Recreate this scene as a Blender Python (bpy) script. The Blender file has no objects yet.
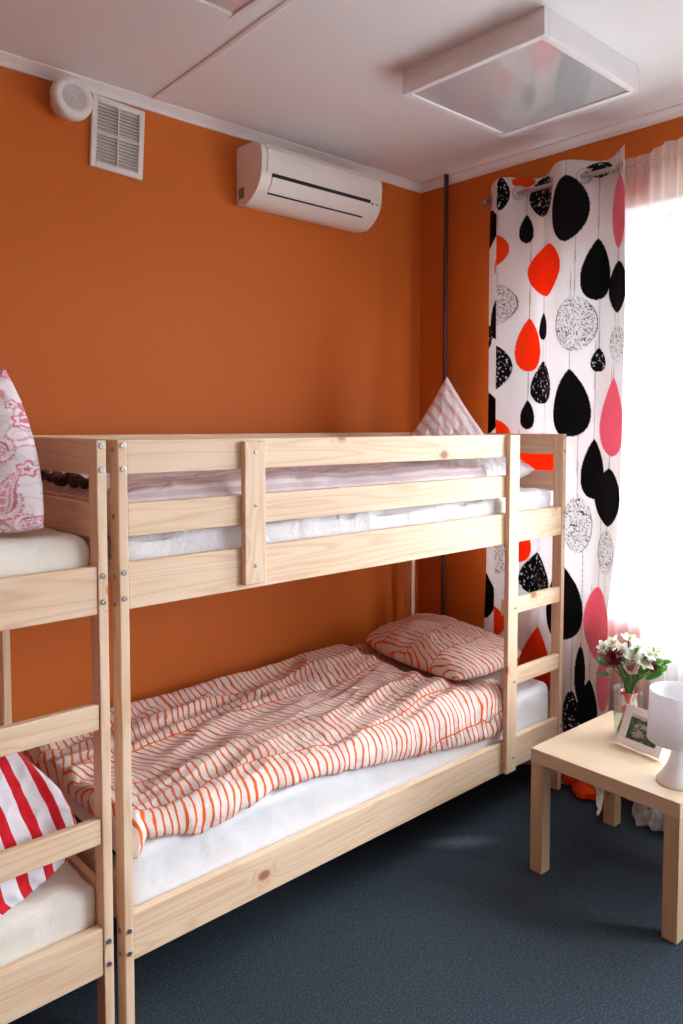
import bpy, bmesh, math, random
import numpy as np
from mathutils import Vector, Matrix, Euler

S = bpy.context.scene
COL = S.collection
rng = random.Random(7)
PI = math.pi

# ------------------------------------------------------------------ helpers
def link(o, parent=None):
    COL.objects.link(o)
    if parent is not None:
        o.parent = parent
    return o

def empty(name, loc, label, cat, group=None, rz=0.0):
    o = bpy.data.objects.new(name, None)
    o.empty_display_size = 0.05
    o.location = loc
    o.rotation_euler = (0, 0, rz)
    link(o)
    return tag(o, label, cat, group)

def tag(o, label, cat, group=None, kind=None):
    o['label'] = label
    o['category'] = cat
    if group: o['group'] = group
    if kind: o['kind'] = kind
    return o

def obj_bm(name, bm, mat, parent=None, smooth=False):
    me = bpy.data.meshes.new(name)
    bmesh.ops.recalc_face_normals(bm, faces=bm.faces)
    bm.to_mesh(me); bm.free()
    if smooth:
        me.polygons.foreach_set('use_smooth', [True] * len(me.polygons))
    me.materials.append(mat)
    return link(bpy.data.objects.new(name, me), parent)

def structure(o):
    o['kind'] = 'structure'
    return o

def add_box(bm, x0, x1, y0, y1, z0, z1, bev=0.0, seg=2):
    M = Matrix.Translation(((x0+x1)/2, (y0+y1)/2, (z0+z1)/2)) @ Matrix.Diagonal((x1-x0, y1-y0, z1-z0, 1))
    r = bmesh.ops.create_cube(bm, size=1.0, matrix=M)
    if bev > 0:
        es = list({e for v in r['verts'] for e in v.link_edges})
        bmesh.ops.bevel(bm, geom=es, offset=bev, segments=seg, profile=0.5, affect='EDGES')

def box(name, mat, parent, x0, x1, y0, y1, z0, z1, bev=0.003, seg=2, smooth=False):
    bm = bmesh.new()
    add_box(bm, x0, x1, y0, y1, z0, z1, bev, seg)
    return obj_bm(name, bm, mat, parent, smooth)

def add_lathe(bm, prof, seg=40, M=Matrix.Identity(4), cap=False):
    rings = []
    for (r, z) in prof:
        ring = []
        for k in range(seg):
            a = 2*PI*k/seg
            ring.append(bm.verts.new(M @ Vector((r*math.cos(a), r*math.sin(a), z))))
        rings.append(ring)
    for i in range(len(rings)-1):
        for k in range(seg):
            bm.faces.new((rings[i][k], rings[i][(k+1) % seg], rings[i+1][(k+1) % seg], rings[i+1][k]))
    if cap:
        bm.faces.new(rings[0][::-1]); bm.faces.new(rings[-1])

def add_tube(bm, pts, rad, seg=8):
    pts = [Vector(p) for p in pts]
    n = len(pts)
    rads = rad if isinstance(rad, (list, tuple)) else [rad]*n
    rings = []
    for i, p in enumerate(pts):
        d = (pts[min(i+1, n-1)] - pts[max(i-1, 0)]).normalized()
        a = d.orthogonal().normalized() if i == 0 else (prev - d*prev.dot(d)).normalized()
        prev = a
        b = d.cross(a)
        rings.append([bm.verts.new(p + (a*math.cos(2*PI*k/seg) + b*math.sin(2*PI*k/seg))*rads[i]) for k in range(seg)])
    for i in range(n-1):
        for k in range(seg):
            bm.faces.new((rings[i][k], rings[i][(k+1) % seg], rings[i+1][(k+1) % seg], rings[i+1][k]))
    bm.faces.new(rings[0][::-1]); bm.faces.new(rings[-1])

def add_prism(bm, poly, y0, y1, fn):
    """extrude a 2-D polygon; fn(a, b, t) -> 3-D point"""
    A = [bm.verts.new(fn(a, b, y0)) for a, b in poly]
    B = [bm.verts.new(fn(a, b, y1)) for a, b in poly]
    n = len(poly)
    for i in range(n):
        bm.faces.new((A[i], A[(i+1) % n], B[(i+1) % n], B[i]))
    bm.faces.new(A[::-1]); bm.faces.new(B)

# vectorised gradient noise
_p = np.random.RandomState(3).permutation(256)
_p = np.concatenate([_p, _p, _p])
_g = np.random.RandomState(5).normal(size=(256, 3)); _g /= np.linalg.norm(_g, axis=1)[:, None]
def noise(x, y, z=0.0):
    x, y, z = np.broadcast_arrays(np.asarray(x, float), np.asarray(y, float), np.asarray(z, float))
    xi, yi, zi = np.floor(x).astype(int), np.floor(y).astype(int), np.floor(z).astype(int)
    xf, yf, zf = x-xi, y-yi, z-zi
    f = lambda t: t*t*t*(t*(t*6-15)+10)
    u, v, w = f(xf), f(yf), f(zf)
    def gr(a, b, c):
        h = _p[_p[_p[(xi+a) & 255] + ((yi+b) & 255)] + ((zi+c) & 255)]
        g = _g[h]
        return g[..., 0]*(xf-a) + g[..., 1]*(yf-b) + g[..., 2]*(zf-c)
    L = lambda a, b, t: a + (b-a)*t
    return 1.5*L(L(L(gr(0,0,0), gr(1,0,0), u), L(gr(0,1,0), gr(1,1,0), u), v),
             L(L(gr(0,0,1), gr(1,0,1), u), L(gr(0,1,1), gr(1,1,1), u), v), w)
def ridge(x, y, z=0.0):
    return 1 - np.minimum(1, np.abs(noise(x, y, z))*2.2)

def mesh_np(name, V, F, mat, parent=None, smooth=True, uv=None, col=None, closed=False):
    """V (n,3), F (m,4) int, uv (n,2) per vertex, col (n,3) per vertex"""
    me = bpy.data.meshes.new(name)
    V = np.ascontiguousarray(V, np.float32); F = np.ascontiguousarray(F, np.int32)
    if closed:
        a, b, c, d = (V[F[:, k]].astype(float) for k in range(4))
        vol = (np.einsum('ij,ij->i', a, np.cross(b, c)) + np.einsum('ij,ij->i', a, np.cross(c, d))).sum()
        if vol < 0: F = np.ascontiguousarray(F[:, ::-1])
    m = len(F)
    me.vertices.add(len(V)); me.vertices.foreach_set('co', V.ravel())
    me.loops.add(m*4); me.loops.foreach_set('vertex_index', F.ravel())
    me.polygons.add(m)
    me.polygons.foreach_set('loop_start', np.arange(0, m*4, 4, dtype=np.int32))
    me.polygons.foreach_set('loop_total', np.full(m, 4, np.int32))
    me.update(calc_edges=True)
    me.polygons.foreach_set('use_smooth', np.full(m, smooth, bool))
    if uv is not None:
        l = me.uv_layers.new(name='UVMap')
        l.data.foreach_set('uv', np.ascontiguousarray(uv[F.ravel()], np.float32).ravel())
    if col is not None:
        a = me.color_attributes.new('print', 'FLOAT_COLOR', 'POINT')
        a.data.foreach_set('color', np.ascontiguousarray(np.c_[col, np.ones(len(col))], np.float32).ravel())
    me.materials.append(mat)
    me.validate()
    return link(bpy.data.objects.new(name, me), parent)

def grid_faces(nr, nc, off=0, flip=False):
    i, j = np.meshgrid(np.arange(nr-1), np.arange(nc-1), indexing='ij')
    a = (i*nc + j).ravel() + off
    F = np.stack([a, a+1, a+nc+1, a+nc], 1)
    return F[:, ::-1] if flip else F

def shell(T, B, nr, nc):
    """two grids (nr*nc) stitched round the border"""
    n = nr*nc
    idx = np.arange(n).reshape(nr, nc)
    F = [grid_faces(nr, nc), grid_faces(nr, nc, n, True)]
    ring = np.concatenate([idx[0, :], idx[1:, -1], idx[-1, -2::-1], idx[-2:0:-1, 0]])
    nx = np.roll(ring, -1)
    F.append(np.stack([nx, ring, ring+n, nx+n], 1))
    return np.concatenate([T, B]), np.concatenate(F)

# ------------------------------------------------------------------ materials
class NT:
    def __init__(s, name):
        s.m = bpy.data.materials.new(name); s.m.use_nodes = True
        s.t = s.m.node_tree; s.t.nodes.clear()
        s.out = s.n('ShaderNodeOutputMaterial')
    def n(s, ty, **kw):
        o = s.t.nodes.new(ty)
        for k, v in kw.items(): setattr(o, k, v)
        return o
    def l(s, a, b): s.t.links.new(a, b)
    def inp(s, node, i, v):
        if v is None: return
        if isinstance(v, bpy.types.NodeSocket): s.l(v, node.inputs[i])
        else: node.inputs[i].default_value = v
    def math(s, op, a, b=None, c=None, clamp=False):
        o = s.n('ShaderNodeMath', operation=op, use_clamp=clamp)
        s.inp(o, 0, a); s.inp(o, 1, b); s.inp(o, 2, c)
        return o.outputs[0]
    def mix(s, f, a, b):
        o = s.n('ShaderNodeMix', data_type='RGBA')
        s.inp(o, 0, f); s.inp(o, 6, a); s.inp(o, 7, b)
        return o.outputs[2]
    def noise(s, vec, scale, detail=3.0, rough=0.5, dist=0.0):
        o = s.n('ShaderNodeTexNoise')
        if vec is not None: s.l(vec, o.inputs['Vector'])
        o.inputs['Scale'].default_value = scale; o.inputs['Detail'].default_value = detail
        o.inputs['Roughness'].default_value = rough; o.inputs['Distortion'].default_value = dist
        return o.outputs['Fac']
    def ramp(s, f, stops):
        o = s.n('ShaderNodeValToRGB'); s.l(f, o.inputs[0])
        e = o.color_ramp.elements
        while len(e) < len(stops): e.new(0.5)
        for i, (p, c) in enumerate(stops):
            e[i].position = p; e[i].color = (*c, 1) if len(c) == 3 else c
        return o.outputs[0]
    def bump(s, h, strength=0.2, dist=0.01):
        o = s.n('ShaderNodeBump'); s.l(h, o.inputs['Height'])
        o.inputs['Strength'].default_value = strength; o.inputs['Distance'].default_value = dist
        return o.outputs[0]
    def bsdf(s, col, rough=0.5, normal=None, **kw):
        o = s.n('ShaderNodeBsdfPrincipled')
        s.inp(o, 'Base Color', (*col, 1) if isinstance(col, tuple) and len(col) == 3 else col)
        s.inp(o, 'Roughness', rough)
        if normal is not None: s.l(normal, o.inputs['Normal'])
        for k, v in kw.items(): s.inp(o, k.replace('_', ' '), v)
        return o.outputs[0]
    def end(s, sh): s.l(sh, s.out.inputs[0]); return s.m
    def obj(s): return s.n('ShaderNodeTexCoord').outputs['Object']
    def uv(s): return s.n('ShaderNodeUVMap', uv_map='UVMap').outputs[0]
    def mapping(s, vec, scale=(1, 1, 1), loc=(0, 0, 0)):
        o = s.n('ShaderNodeMapping'); s.l(vec, o.inputs[0])
        s.inp(o, 'Scale', scale); s.inp(o, 'Location', loc)
        return o.outputs[0]

def plain(name, col, rough=0.5, bump=None, **kw):
    t = NT(name)
    nrm = None
    if bump: nrm = t.bump(t.noise(t.obj(), bump[0], 3), bump[1], 0.004)
    return t.end(t.bsdf(col, rough, nrm, **kw))

def m_wall():
    t = NT('orange_wallpaper'); o = t.obj()
    big = t.noise(o, 1.3, 2); fine = t.noise(o, 130, 3, .65)
    c = t.ramp(fine, [(.3, (.55, .126, .015)), (.7, (.65, .160, .022))])
    c = t.mix(t.math('MULTIPLY', big, .25), c, (.55, .128, .015, 1))
    return t.end(t.bsdf(c, .62, t.bump(fine, .25, .002), Specular_IOR_Level=.3))
PALE_STREAK = (1.395, .020)
def m_carpet():
    t = NT('blue_carpet'); o = t.obj()
    f = t.noise(o, 150, 4, .75); g = t.noise(o, 38, 3, .6); b = t.noise(o, 3, 3)
    c = t.ramp(f, [(.30, (.009, .014, .021)), (.52, (.044, .058, .074)), (.74, (.15, .172, .195))])
    c = t.mix(t.math('MULTIPLY', g, .6), c, (.028, .040, .054, 1))
    c = t.mix(t.math('MULTIPLY', b, .25), c, (.055, .072, .090, 1))
    # a pale elongated streak mixed into the pile colour
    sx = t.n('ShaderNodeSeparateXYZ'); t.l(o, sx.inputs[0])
    dx = t.math('SUBTRACT', sx.outputs[0], PALE_STREAK[0]); dy = t.math('SUBTRACT', sx.outputs[1], PALE_STREAK[1])
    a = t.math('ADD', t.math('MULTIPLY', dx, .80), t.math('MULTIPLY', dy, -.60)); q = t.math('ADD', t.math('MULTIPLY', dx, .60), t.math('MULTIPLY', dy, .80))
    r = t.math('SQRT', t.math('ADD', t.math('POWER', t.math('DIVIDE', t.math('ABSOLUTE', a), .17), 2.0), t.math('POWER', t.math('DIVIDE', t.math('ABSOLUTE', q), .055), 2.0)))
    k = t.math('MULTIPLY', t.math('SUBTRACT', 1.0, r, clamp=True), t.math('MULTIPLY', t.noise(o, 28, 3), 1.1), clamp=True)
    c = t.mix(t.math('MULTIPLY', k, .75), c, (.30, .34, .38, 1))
    return t.end(t.bsdf(c, .95, t.bump(f, .8, .006), Specular_IOR_Level=.1))
def m_ceiling():
    t = NT('ceiling_paint'); o = t.obj()
    return t.end(t.bsdf((.80, .78, .78), .8, t.bump(t.noise(o, 60, 3), .05, .002)))
def m_pine(name, axis, light, dark):
    """pine: growth lines stretched along one axis plus a few knots"""
    t = NT(name)
    o = t.obj()
    info = t.n('ShaderNodeObjectInfo')
    off = t.n('ShaderNodeCombineXYZ')
    for i, k in enumerate((7.3, 13.1, 5.7)):
        t.l(t.math('MULTIPLY', info.outputs['Random'], k), off.inputs[i])
    va = t.n('ShaderNodeVectorMath', operation='ADD'); t.l(o, va.inputs[0]); t.l(off.outputs[0], va.inputs[1])
    v = va.outputs[0]
    sc = [1.0, 1.0, 1.0]; sc[axis] = 0.055
    mv = t.mapping(v, tuple(sc))
    # knots
    ks = [6.5, 6.5, 6.5]; ks[axis] = 4.2
    kv = t.mapping(v, tuple(ks))
    vor = t.n('ShaderNodeTexVoronoi'); t.l(kv, vor.inputs['Vector']); vor.inputs['Scale'].default_value = 1.0
    d = vor.outputs['Distance']
    knot = t.ramp(d, [(.065, (1, 1, 1)), (.115, (0, 0, 0))])
    halo = t.ramp(d, [(.06, (1, 1, 1)), (.26, (0, 0, 0))])
    grain = t.n('ShaderNodeTexNoise'); t.l(mv, grain.inputs['Vector'])
    grain.inputs['Scale'].default_value = 34; grain.inputs['Detail'].default_value = 4; grain.inputs['Distortion'].default_value = .6
    broad = t.noise(mv, 9, 2)
    # rings bend round knots
    w = t.math('SINE', t.math('MULTIPLY', t.math('ADD', t.math('MULTIPLY', broad, 5.0), t.math('MULTIPLY', halo, .55)), 22.0))
    w = t.math('MULTIPLY_ADD', w, .5, .5)
    w = t.math('MULTIPLY', w, t.math('MULTIPLY', w, w))
    f = t.math('ADD', t.math('MULTIPLY', w, .45), t.math('MULTIPLY', t.math('SUBTRACT', grain.outputs['Fac'], .32), .9), clamp=True)
    c = t.mix(f, (*light, 1), (*dark, 1))
    c = t.mix(t.math('MULTIPLY', halo, .28), c, (.60, .27, .09, 1))
    c = t.mix(t.math('MULTIPLY', knot, .8), c, (.30, .095, .028, 1))
    return t.end(t.bsdf(c, .48, t.bump(grain.outputs['Fac'], .06, .002), Specular_IOR_Level=.35))
def m_birch():
    t = NT('birch_veneer'); o = t.obj()
    mv = t.mapping(o, (1, .12, 1))
    g = t.noise(mv, 60, 4); b = t.noise(mv, 8, 3, .5, .8)
    c = t.mix(t.math('MULTIPLY', g, .8), (.70, .55, .385, 1), (.60, .435, .275, 1))
    c = t.mix(t.math('MULTIPLY', b, .4), c, (.62, .46, .30, 1))
    return t.end(t.bsdf(c, .38, Specular_IOR_Level=.45))
def m_sheet(name, col, scale=9, strength=.2):
    t = NT(name); o = t.obj()
    a = t.noise(o, scale, 4, .55, 1.2); f = t.noise(o, 420, 2)
    h = t.math('ADD', a, t.math('MULTIPLY', f, .03))
    return t.end(t.bsdf(col, .85, t.bump(h, strength, .03), Sheen_Weight=.15, Specular_IOR_Level=.2))
def m_stripes_duvet():
    """white cotton, hand drawn orange stripes in bands divided by long orange lines"""
    t = NT('orange_striped_cotton'); uv = t.uv()
    sx = t.n('ShaderNodeSeparateXYZ'); t.l(uv, sx.inputs[0]); u, v = sx.outputs[0], sx.outputs[1]
    def nz(scale, su, sv, det=2.0, lz=0.0):
        return t.math('SUBTRACT', t.noise(t.mapping(uv, (su, sv, 1), (lz, lz*2, lz)), scale, det), .5)
    bandw = .205
    vw = t.math('ADD', v, t.math('MULTIPLY', nz(1, 2.4, .8, 2), .12))
    vb = t.math('DIVIDE', vw, bandw)
    fb = t.math('FRACT', vb); ib = t.math('FLOOR', vb)
    edge = t.math('MULTIPLY', t.math('MINIMUM', fb, t.math('SUBTRACT', 1.0, fb)), bandw)
    line = t.math('LESS_THAN', edge, t.math('MULTIPLY_ADD', nz(1, 9, 9, 2, 3.0), .005, .0030))
    # stripes across each band
    ph = t.math('MULTIPLY', ib, 3.717)
    slant = t.math('MULTIPLY', t.math('SINE', t.math('MULTIPLY', ib, 2.3)), .45)
    uu = t.math('ADD', u, t.math('MULTIPLY', fb, t.math('MULTIPLY', slant, bandw)))
    uu = t.math('ADD', uu, t.math('MULTIPLY', nz(1, 5.0, 3.5, 2, 1.3), .085))
    uu = t.math('ADD', uu, t.math('MULTIPLY', nz(1, 30.0, 22.0, 2, 5.3), .010))
    st = t.math('FRACT', t.math('ADD', t.math('DIVIDE', uu, .0265), ph))
    wid = t.math('MULTIPLY_ADD', nz(1, 24, 12, 2, 7.7), .40, .29)
    stripe = t.math('LESS_THAN', st, wid)
    f = t.math('MAXIMUM', stripe, line)
    c = t.mix(f, (.80, .69, .63, 1), (.76, .125, .014, 1))
    h = t.noise(t.mapping(uv, (1, 1, 1)), 16, 4, .6, 1.0)
    return t.end(t.bsdf(c, .85, t.bump(h, .35, .02), Sheen_Weight=.15, Specular_IOR_Level=.2))
def m_stripes(name, per, frac, base, ink, wob=.01, axis=0, bump=.3, soft=0.0):
    t = NT(name); uv = t.uv()
    sx = t.n('ShaderNodeSeparateXYZ'); t.l(uv, sx.inputs[0])
    a = t.math('ADD', sx.outputs[axis], t.math('MULTIPLY', t.math('SUBTRACT', t.noise(uv, 6, 2), .5), wob))
    st = t.math('FRACT', t.math('DIVIDE', a, per))
    if soft:
        f = t.math('SMOOTH_MIN', st, t.math('SUBTRACT', 1, st), .02)
        f = t.math('LESS_THAN', f, frac/2)
        f = t.math('MULTIPLY', f, t.math('MULTIPLY_ADD', t.noise(uv, 40, 2), .6, .5), clamp=True)
    else:
        f = t.math('LESS_THAN', st, frac)
    c = t.mix(f, (*base, 1), (*ink, 1))
    h = t.noise(uv, 12, 4, .6, 1.2)
    return t.end(t.bsdf(c, .85, t.bump(h, bump, .02), Sheen_Weight=.15, Specular_IOR_Level=.2))
def m_print(name, trans=0.0, bumpscale=30, bump=.1):
    """cotton carrying the printed pattern of the 'print' attribute"""
    t = NT(name)
    a = t.n('ShaderNodeAttribute', attribute_name='print')
    n = t.bump(t.noise(t.obj(), bumpscale, 3), bump, .01)
    b = t.bsdf(a.outputs['Color'], .85, n, Specular_IOR_Level=.15)
    if trans:
        tr = t.n('ShaderNodeBsdfTranslucent'); t.l(a.outputs['Color'], tr.inputs[0])
        mx = t.n('ShaderNodeMixShader'); mx.inputs[0].default_value = trans
        t.l(b, mx.inputs[1]); t.l(tr.outputs[0], mx.inputs[2]); b = mx.outputs[0]
    return t.end(b)
def m_sheer():
    t = NT('sheer_voile'); o = t.obj()
    tp = t.n('ShaderNodeBsdfTransparent')
    d = t.n('ShaderNodeBsdfDiffuse'); d.inputs[0].default_value = (.9, .9, .9, 1)
    tr = t.n('ShaderNodeBsdfTranslucent'); tr.inputs[0].default_value = (.92, .92, .92, 1)
    m1 = t.n('ShaderNodeMixShader'); m1.inputs[0].default_value = .5
    t.l(d.outputs[0], m1.inputs[1]); t.l(tr.outputs[0], m1.inputs[2])
    # a weave seen at a slant closes up
    lw = t.n('ShaderNodeLayerWeight'); lw.inputs[0].default_value = .35
    f = t.math('MULTIPLY_ADD', lw.outputs['Facing'], .35, .62, clamp=True)
    m2 = t.n('ShaderNodeMixShader'); t.l(f, m2.inputs[0])
    t.l(tp.outputs[0], m2.inputs[1]); t.l(m1.outputs[0], m2.inputs[2])
    return t.end(m2.outputs[0])
def m_pane():
    t = NT('window_glass')
    tp = t.n('ShaderNodeBsdfTransparent'); tp.inputs[0].default_value = (.97, .98, .98, 1)
    gl = t.n('ShaderNodeBsdfGlossy'); gl.inputs['Roughness'].default_value = .02
    lw = t.n('ShaderNodeLayerWeight'); lw.inputs[0].default_value = .5
    fr = t.math('MULTIPLY_ADD', t.math('POWER', lw.outputs['Facing'], 5.0), .7, .035)
    mx = t.n('ShaderNodeMixShader'); t.l(fr, mx.inputs[0])
    t.l(tp.outputs[0], mx.inputs[1]); t.l(gl.outputs[0], mx.inputs[2])
    return t.end(mx.outputs[0])
def m_photo():
    """the garden snapshot in the picture frame"""
    t = NT('garden_photograph'); uv = t.uv()
    sx = t.n('ShaderNodeSeparateXYZ'); t.l(uv, sx.inputs[0]); u, v = sx.outputs[0], sx.outputs[1]
    n1 = t.noise(uv, 9, 5, .7); n2 = t.noise(t.mapping(uv, (1, 1, 1), (3, 1, 0)), 5, 4, .6)
    c = t.ramp(n1, [(.3, (.012, .03, .012)), (.5, (.05, .10, .04)), (.68, (.20, .26, .15))])
    blossom = t.math('MULTIPLY', t.math('GREATER_THAN', t.math('ADD', n2, t.math('MULTIPLY', t.math('ABSOLUTE', t.math('SUBTRACT', u, .35)), -.5)), .44),
                     t.math('LESS_THAN', v, .7))
    c = t.mix(t.math('MULTIPLY', blossom, .85), c, t.ramp(n1, [(.35, (.22, .24, .22)), (.65, (.62, .62, .62))]))
    sky = t.math('GREATER_THAN', t.math('ADD', v, t.math('MULTIPLY', n2, .25)), .98)
    c = t.mix(sky, c, (.62, .64, .66, 1))
    ib = t.math('MULTIPLY', t.math('MULTIPLY', t.math('GREATER_THAN', u, .52), t.math('LESS_THAN', u, .9)),
                t.math('MULTIPLY', t.math('GREATER_THAN', v, .22), t.math('LESS_THAN', v, .5)))
    slats = t.math('GREATER_THAN', t.math('FRACT', t.math('MULTIPLY', v, 12)), .3)
    c = t.mix(t.math('MULTIPLY', ib, slats), c, (.16, .085, .06, 1))
    return t.end(t.bsdf(c, .25))

M = {}
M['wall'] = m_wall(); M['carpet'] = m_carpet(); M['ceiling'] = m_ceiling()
M['white_wall'] = plain('white_wall_paint', (.78, .77, .76), .8, (60, .05))
M['cornice'] = plain('cornice_white', (.82, .79, .78), .6)
PL, PD = (.86, .655, .465), (.70, .44, .245)
M['pine'] = [m_pine('pine_along_x', 0, PL, PD), m_pine('pine_along_y', 1, PL, PD), m_pine('pine_along_z', 2, PL, PD)]
M['birch'] = m_birch()
M['steel'] = plain('bolt_steel', (.42, .42, .43), .32, Metallic=1.0)
M['hole'] = plain('socket_dark', (.02, .02, .02), .7)
M['white_plastic'] = plain('white_plastic', (.80, .775, .75), .38)
M['ac_plastic'] = plain('aged_white_plastic', (.80, .76, .70), .40)
M['dark'] = plain('dark_gap', (.02, .02, .02), .8)
M['grey'] = plain('grey_print', (.18, .18, .18), .6)
M['chrome'] = plain('brushed_steel', (.50, .49, .49), .33, Metallic=1.0)
M['pipe'] = plain('pipe_paint', (.085, .022, .012), .4)
M['sheet'] = m_sheet('white_sheet', (.83, .82, .83), 9, .09)
M['sheet_crumpled'] = m_sheet('crumpled_white_sheet', (.80, .79, .81), 9, .5)
M['cream'] = m_sheet('cream_sheet', (.84, .80, .71), 7)
M['white_cotton'] = m_sheet('white_cotton', (.85, .83, .84), 14, .6)
M['duvet'] = m_stripes_duvet()
M['red_stripe'] = m_stripes('red_striped_cotton', .066, .42, (.80, .76, .80), (.62, .008, .018), .018)
M['pink_stripe'] = m_stripes('pink_striped_cotton', .058, .40, (.84, .78, .78), (.72, .36, .38), .014, 0, .3, 1.0)
M['pale_pink'] = m_stripes('pale_pink_striped_cotton', .05, .5, (.84, .78, .79), (.72, .52, .55), .02, 1, .4, 1.0)
M['paisley'] = m_print('pink_paisley_cotton', 0, 18, .25)
M['curtain'] = m_print('drop_print_cotton', .30, 40, .08)
M['sheer'] = m_sheer(); M['pane'] = m_pane()
M['pvc'] = plain('white_pvc', (.85, .85, .85), .3)
M['plaster'] = plain('reveal_plaster', (.82, .81, .80), .7)
M['radiator'] = plain('radiator_enamel', (.80, .80, .80), .35)
M['scarf'] = m_sheet('dark_brown_knit', (.075, .030, .027), 30, .6)
def m_diffuser():
    t = NT('light_diffuser')
    n = t.bump(t.noise(t.obj(), 220, 2), .03, .001)
    b = t.bsdf((.66, .67, .69), .4)
    gl = t.n('ShaderNodeBsdfGlossy'); gl.inputs['Roughness'].default_value = .015
    lw = t.n('ShaderNodeLayerWeight'); lw.inputs[0].default_value = .5
    f = t.math('MULTIPLY_ADD', t.math('POWER', lw.outputs['Facing'], 2.0), .95, .05)
    mx = t.n('ShaderNodeMixShader'); t.l(f, mx.inputs[0]); t.l(b, mx.inputs[1]); t.l(gl.outputs[0], mx.inputs[2])
    return t.end(mx.outputs[0])
M['diffuser'] = m_diffuser()
def m_glass(name, col, ior=1.45, rim=.0):
    t = NT(name)
    tp = t.n('ShaderNodeBsdfTransparent'); tp.inputs[0].default_value = (*col, 1)
    gl = t.n('ShaderNodeBsdfGlossy'); gl.inputs['Roughness'].default_value = .02
    lw = t.n('ShaderNodeLayerWeight'); lw.inputs[0].default_value = .5
    fr = t.math('MULTIPLY_ADD', t.math('POWER', lw.outputs['Facing'], 4.0), .5, .09 if ior > 1.3 else .01)
    mx = t.n('ShaderNodeMixShader'); t.l(fr, mx.inputs[0])
    t.l(tp.outputs[0], mx.inputs[1]); t.l(gl.outputs[0], mx.inputs[2])
    return t.end(mx.outputs[0])
M['glass'] = m_glass('clear_glass', (.93, .96, .95)); M['water'] = m_glass('water', (.93, .96, .90), 1.15)
M['stem'] = plain('flower_stem', (.06, .17, .035), .5)
M['leaf'] = plain('flower_leaf', (.10, .32, .04), .45)
M['petal_white'] = plain('white_petal', (.86, .86, .80), .6)
M['petal_cream'] = plain('blush_petal', (.84, .66, .56), .6)
M['petal_red'] = plain('crimson_petal', (.30, .012, .045), .55)
M['petal_yellow'] = plain('yellow_throat', (.75, .60, .12), .6)
M['lamp'] = plain('lamp_white', (.84, .83, .84), .35)
def m_shade():
    t = NT('lamp_shade_white')
    b = t.bsdf((.86, .84, .86), .4)
    tr = t.n('ShaderNodeBsdfTranslucent'); tr.inputs[0].default_value = (.86, .84, .86, 1)
    mx = t.n('ShaderNodeMixShader'); mx.inputs[0].default_value = .3
    t.l(b, mx.inputs[1]); t.l(tr.outputs[0], mx.inputs[2])
    return t.end(mx.outputs[0])
M['shade'] = m_shade()
M['frame_white'] = plain('frame_white', (.84, .83, .84), .35)
M['board'] = plain('backing_board', (.50, .40, .30), .7)
M['photo'] = m_photo()
def m_wrap():
    t = NT('red_and_white_ribbon'); o = t.obj()
    f = t.math('GREATER_THAN', t.noise(t.mapping(o, (1, 1, .6)), 38, 2, .5, .5), .50)
    return t.end(t.bsdf(t.mix(f, (.85, .74, .70, 1), (.62, .02, .03, 1)), .5))
M['wrap'] = m_wrap()

# ------------------------------------------------------------------ the room
XW, YW, ZC = 2.2135, 1.0, 2.875            # window wall, long wall, ceiling
XL, YF = -2.45, -3.6                       # the two walls behind the camera
T = .30
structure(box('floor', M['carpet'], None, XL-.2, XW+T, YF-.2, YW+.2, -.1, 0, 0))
structure(box('ceiling', M['ceiling'], None, XL-.2, XW+T, YF-.2, YW+.2, ZC, ZC+.12, 0))
structure(box('wall_back', M['wall'], None, XL-.2, XW+T, YW, YW+.2, 0, ZC, 0))
structure(box('wall_left', M['wall'], None, XL-.2, XL, YF-.2, YW, 0, ZC, 0))
structure(box('wall_front', M['white_wall'], None, XL, XW+T, YF-.2, YF, 0, ZC, 0))
# window wall, with two openings
WIN = [(-1.30, .40, .775, 2.53), (-3.45, -1.60, .775, 2.53)]
bm = bmesh.new()
ys = [YF, WIN[1][0], WIN[1][1], WIN[0][0], WIN[0][1], YW]
for i in range(5):
    if i in (1, 3):
        w = WIN[1] if i == 1 else WIN[0]
        add_box(bm, XW, XW+T, ys[i], ys[i+1], 0, w[2]); add_box(bm, XW, XW+T, ys[i], ys[i+1], w[3], ZC)
    else:
        add_box(bm, XW, XW+T, ys[i], ys[i+1], 0, ZC)
structure(obj_bm('wall_right', bm, M['wall']))

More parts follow.
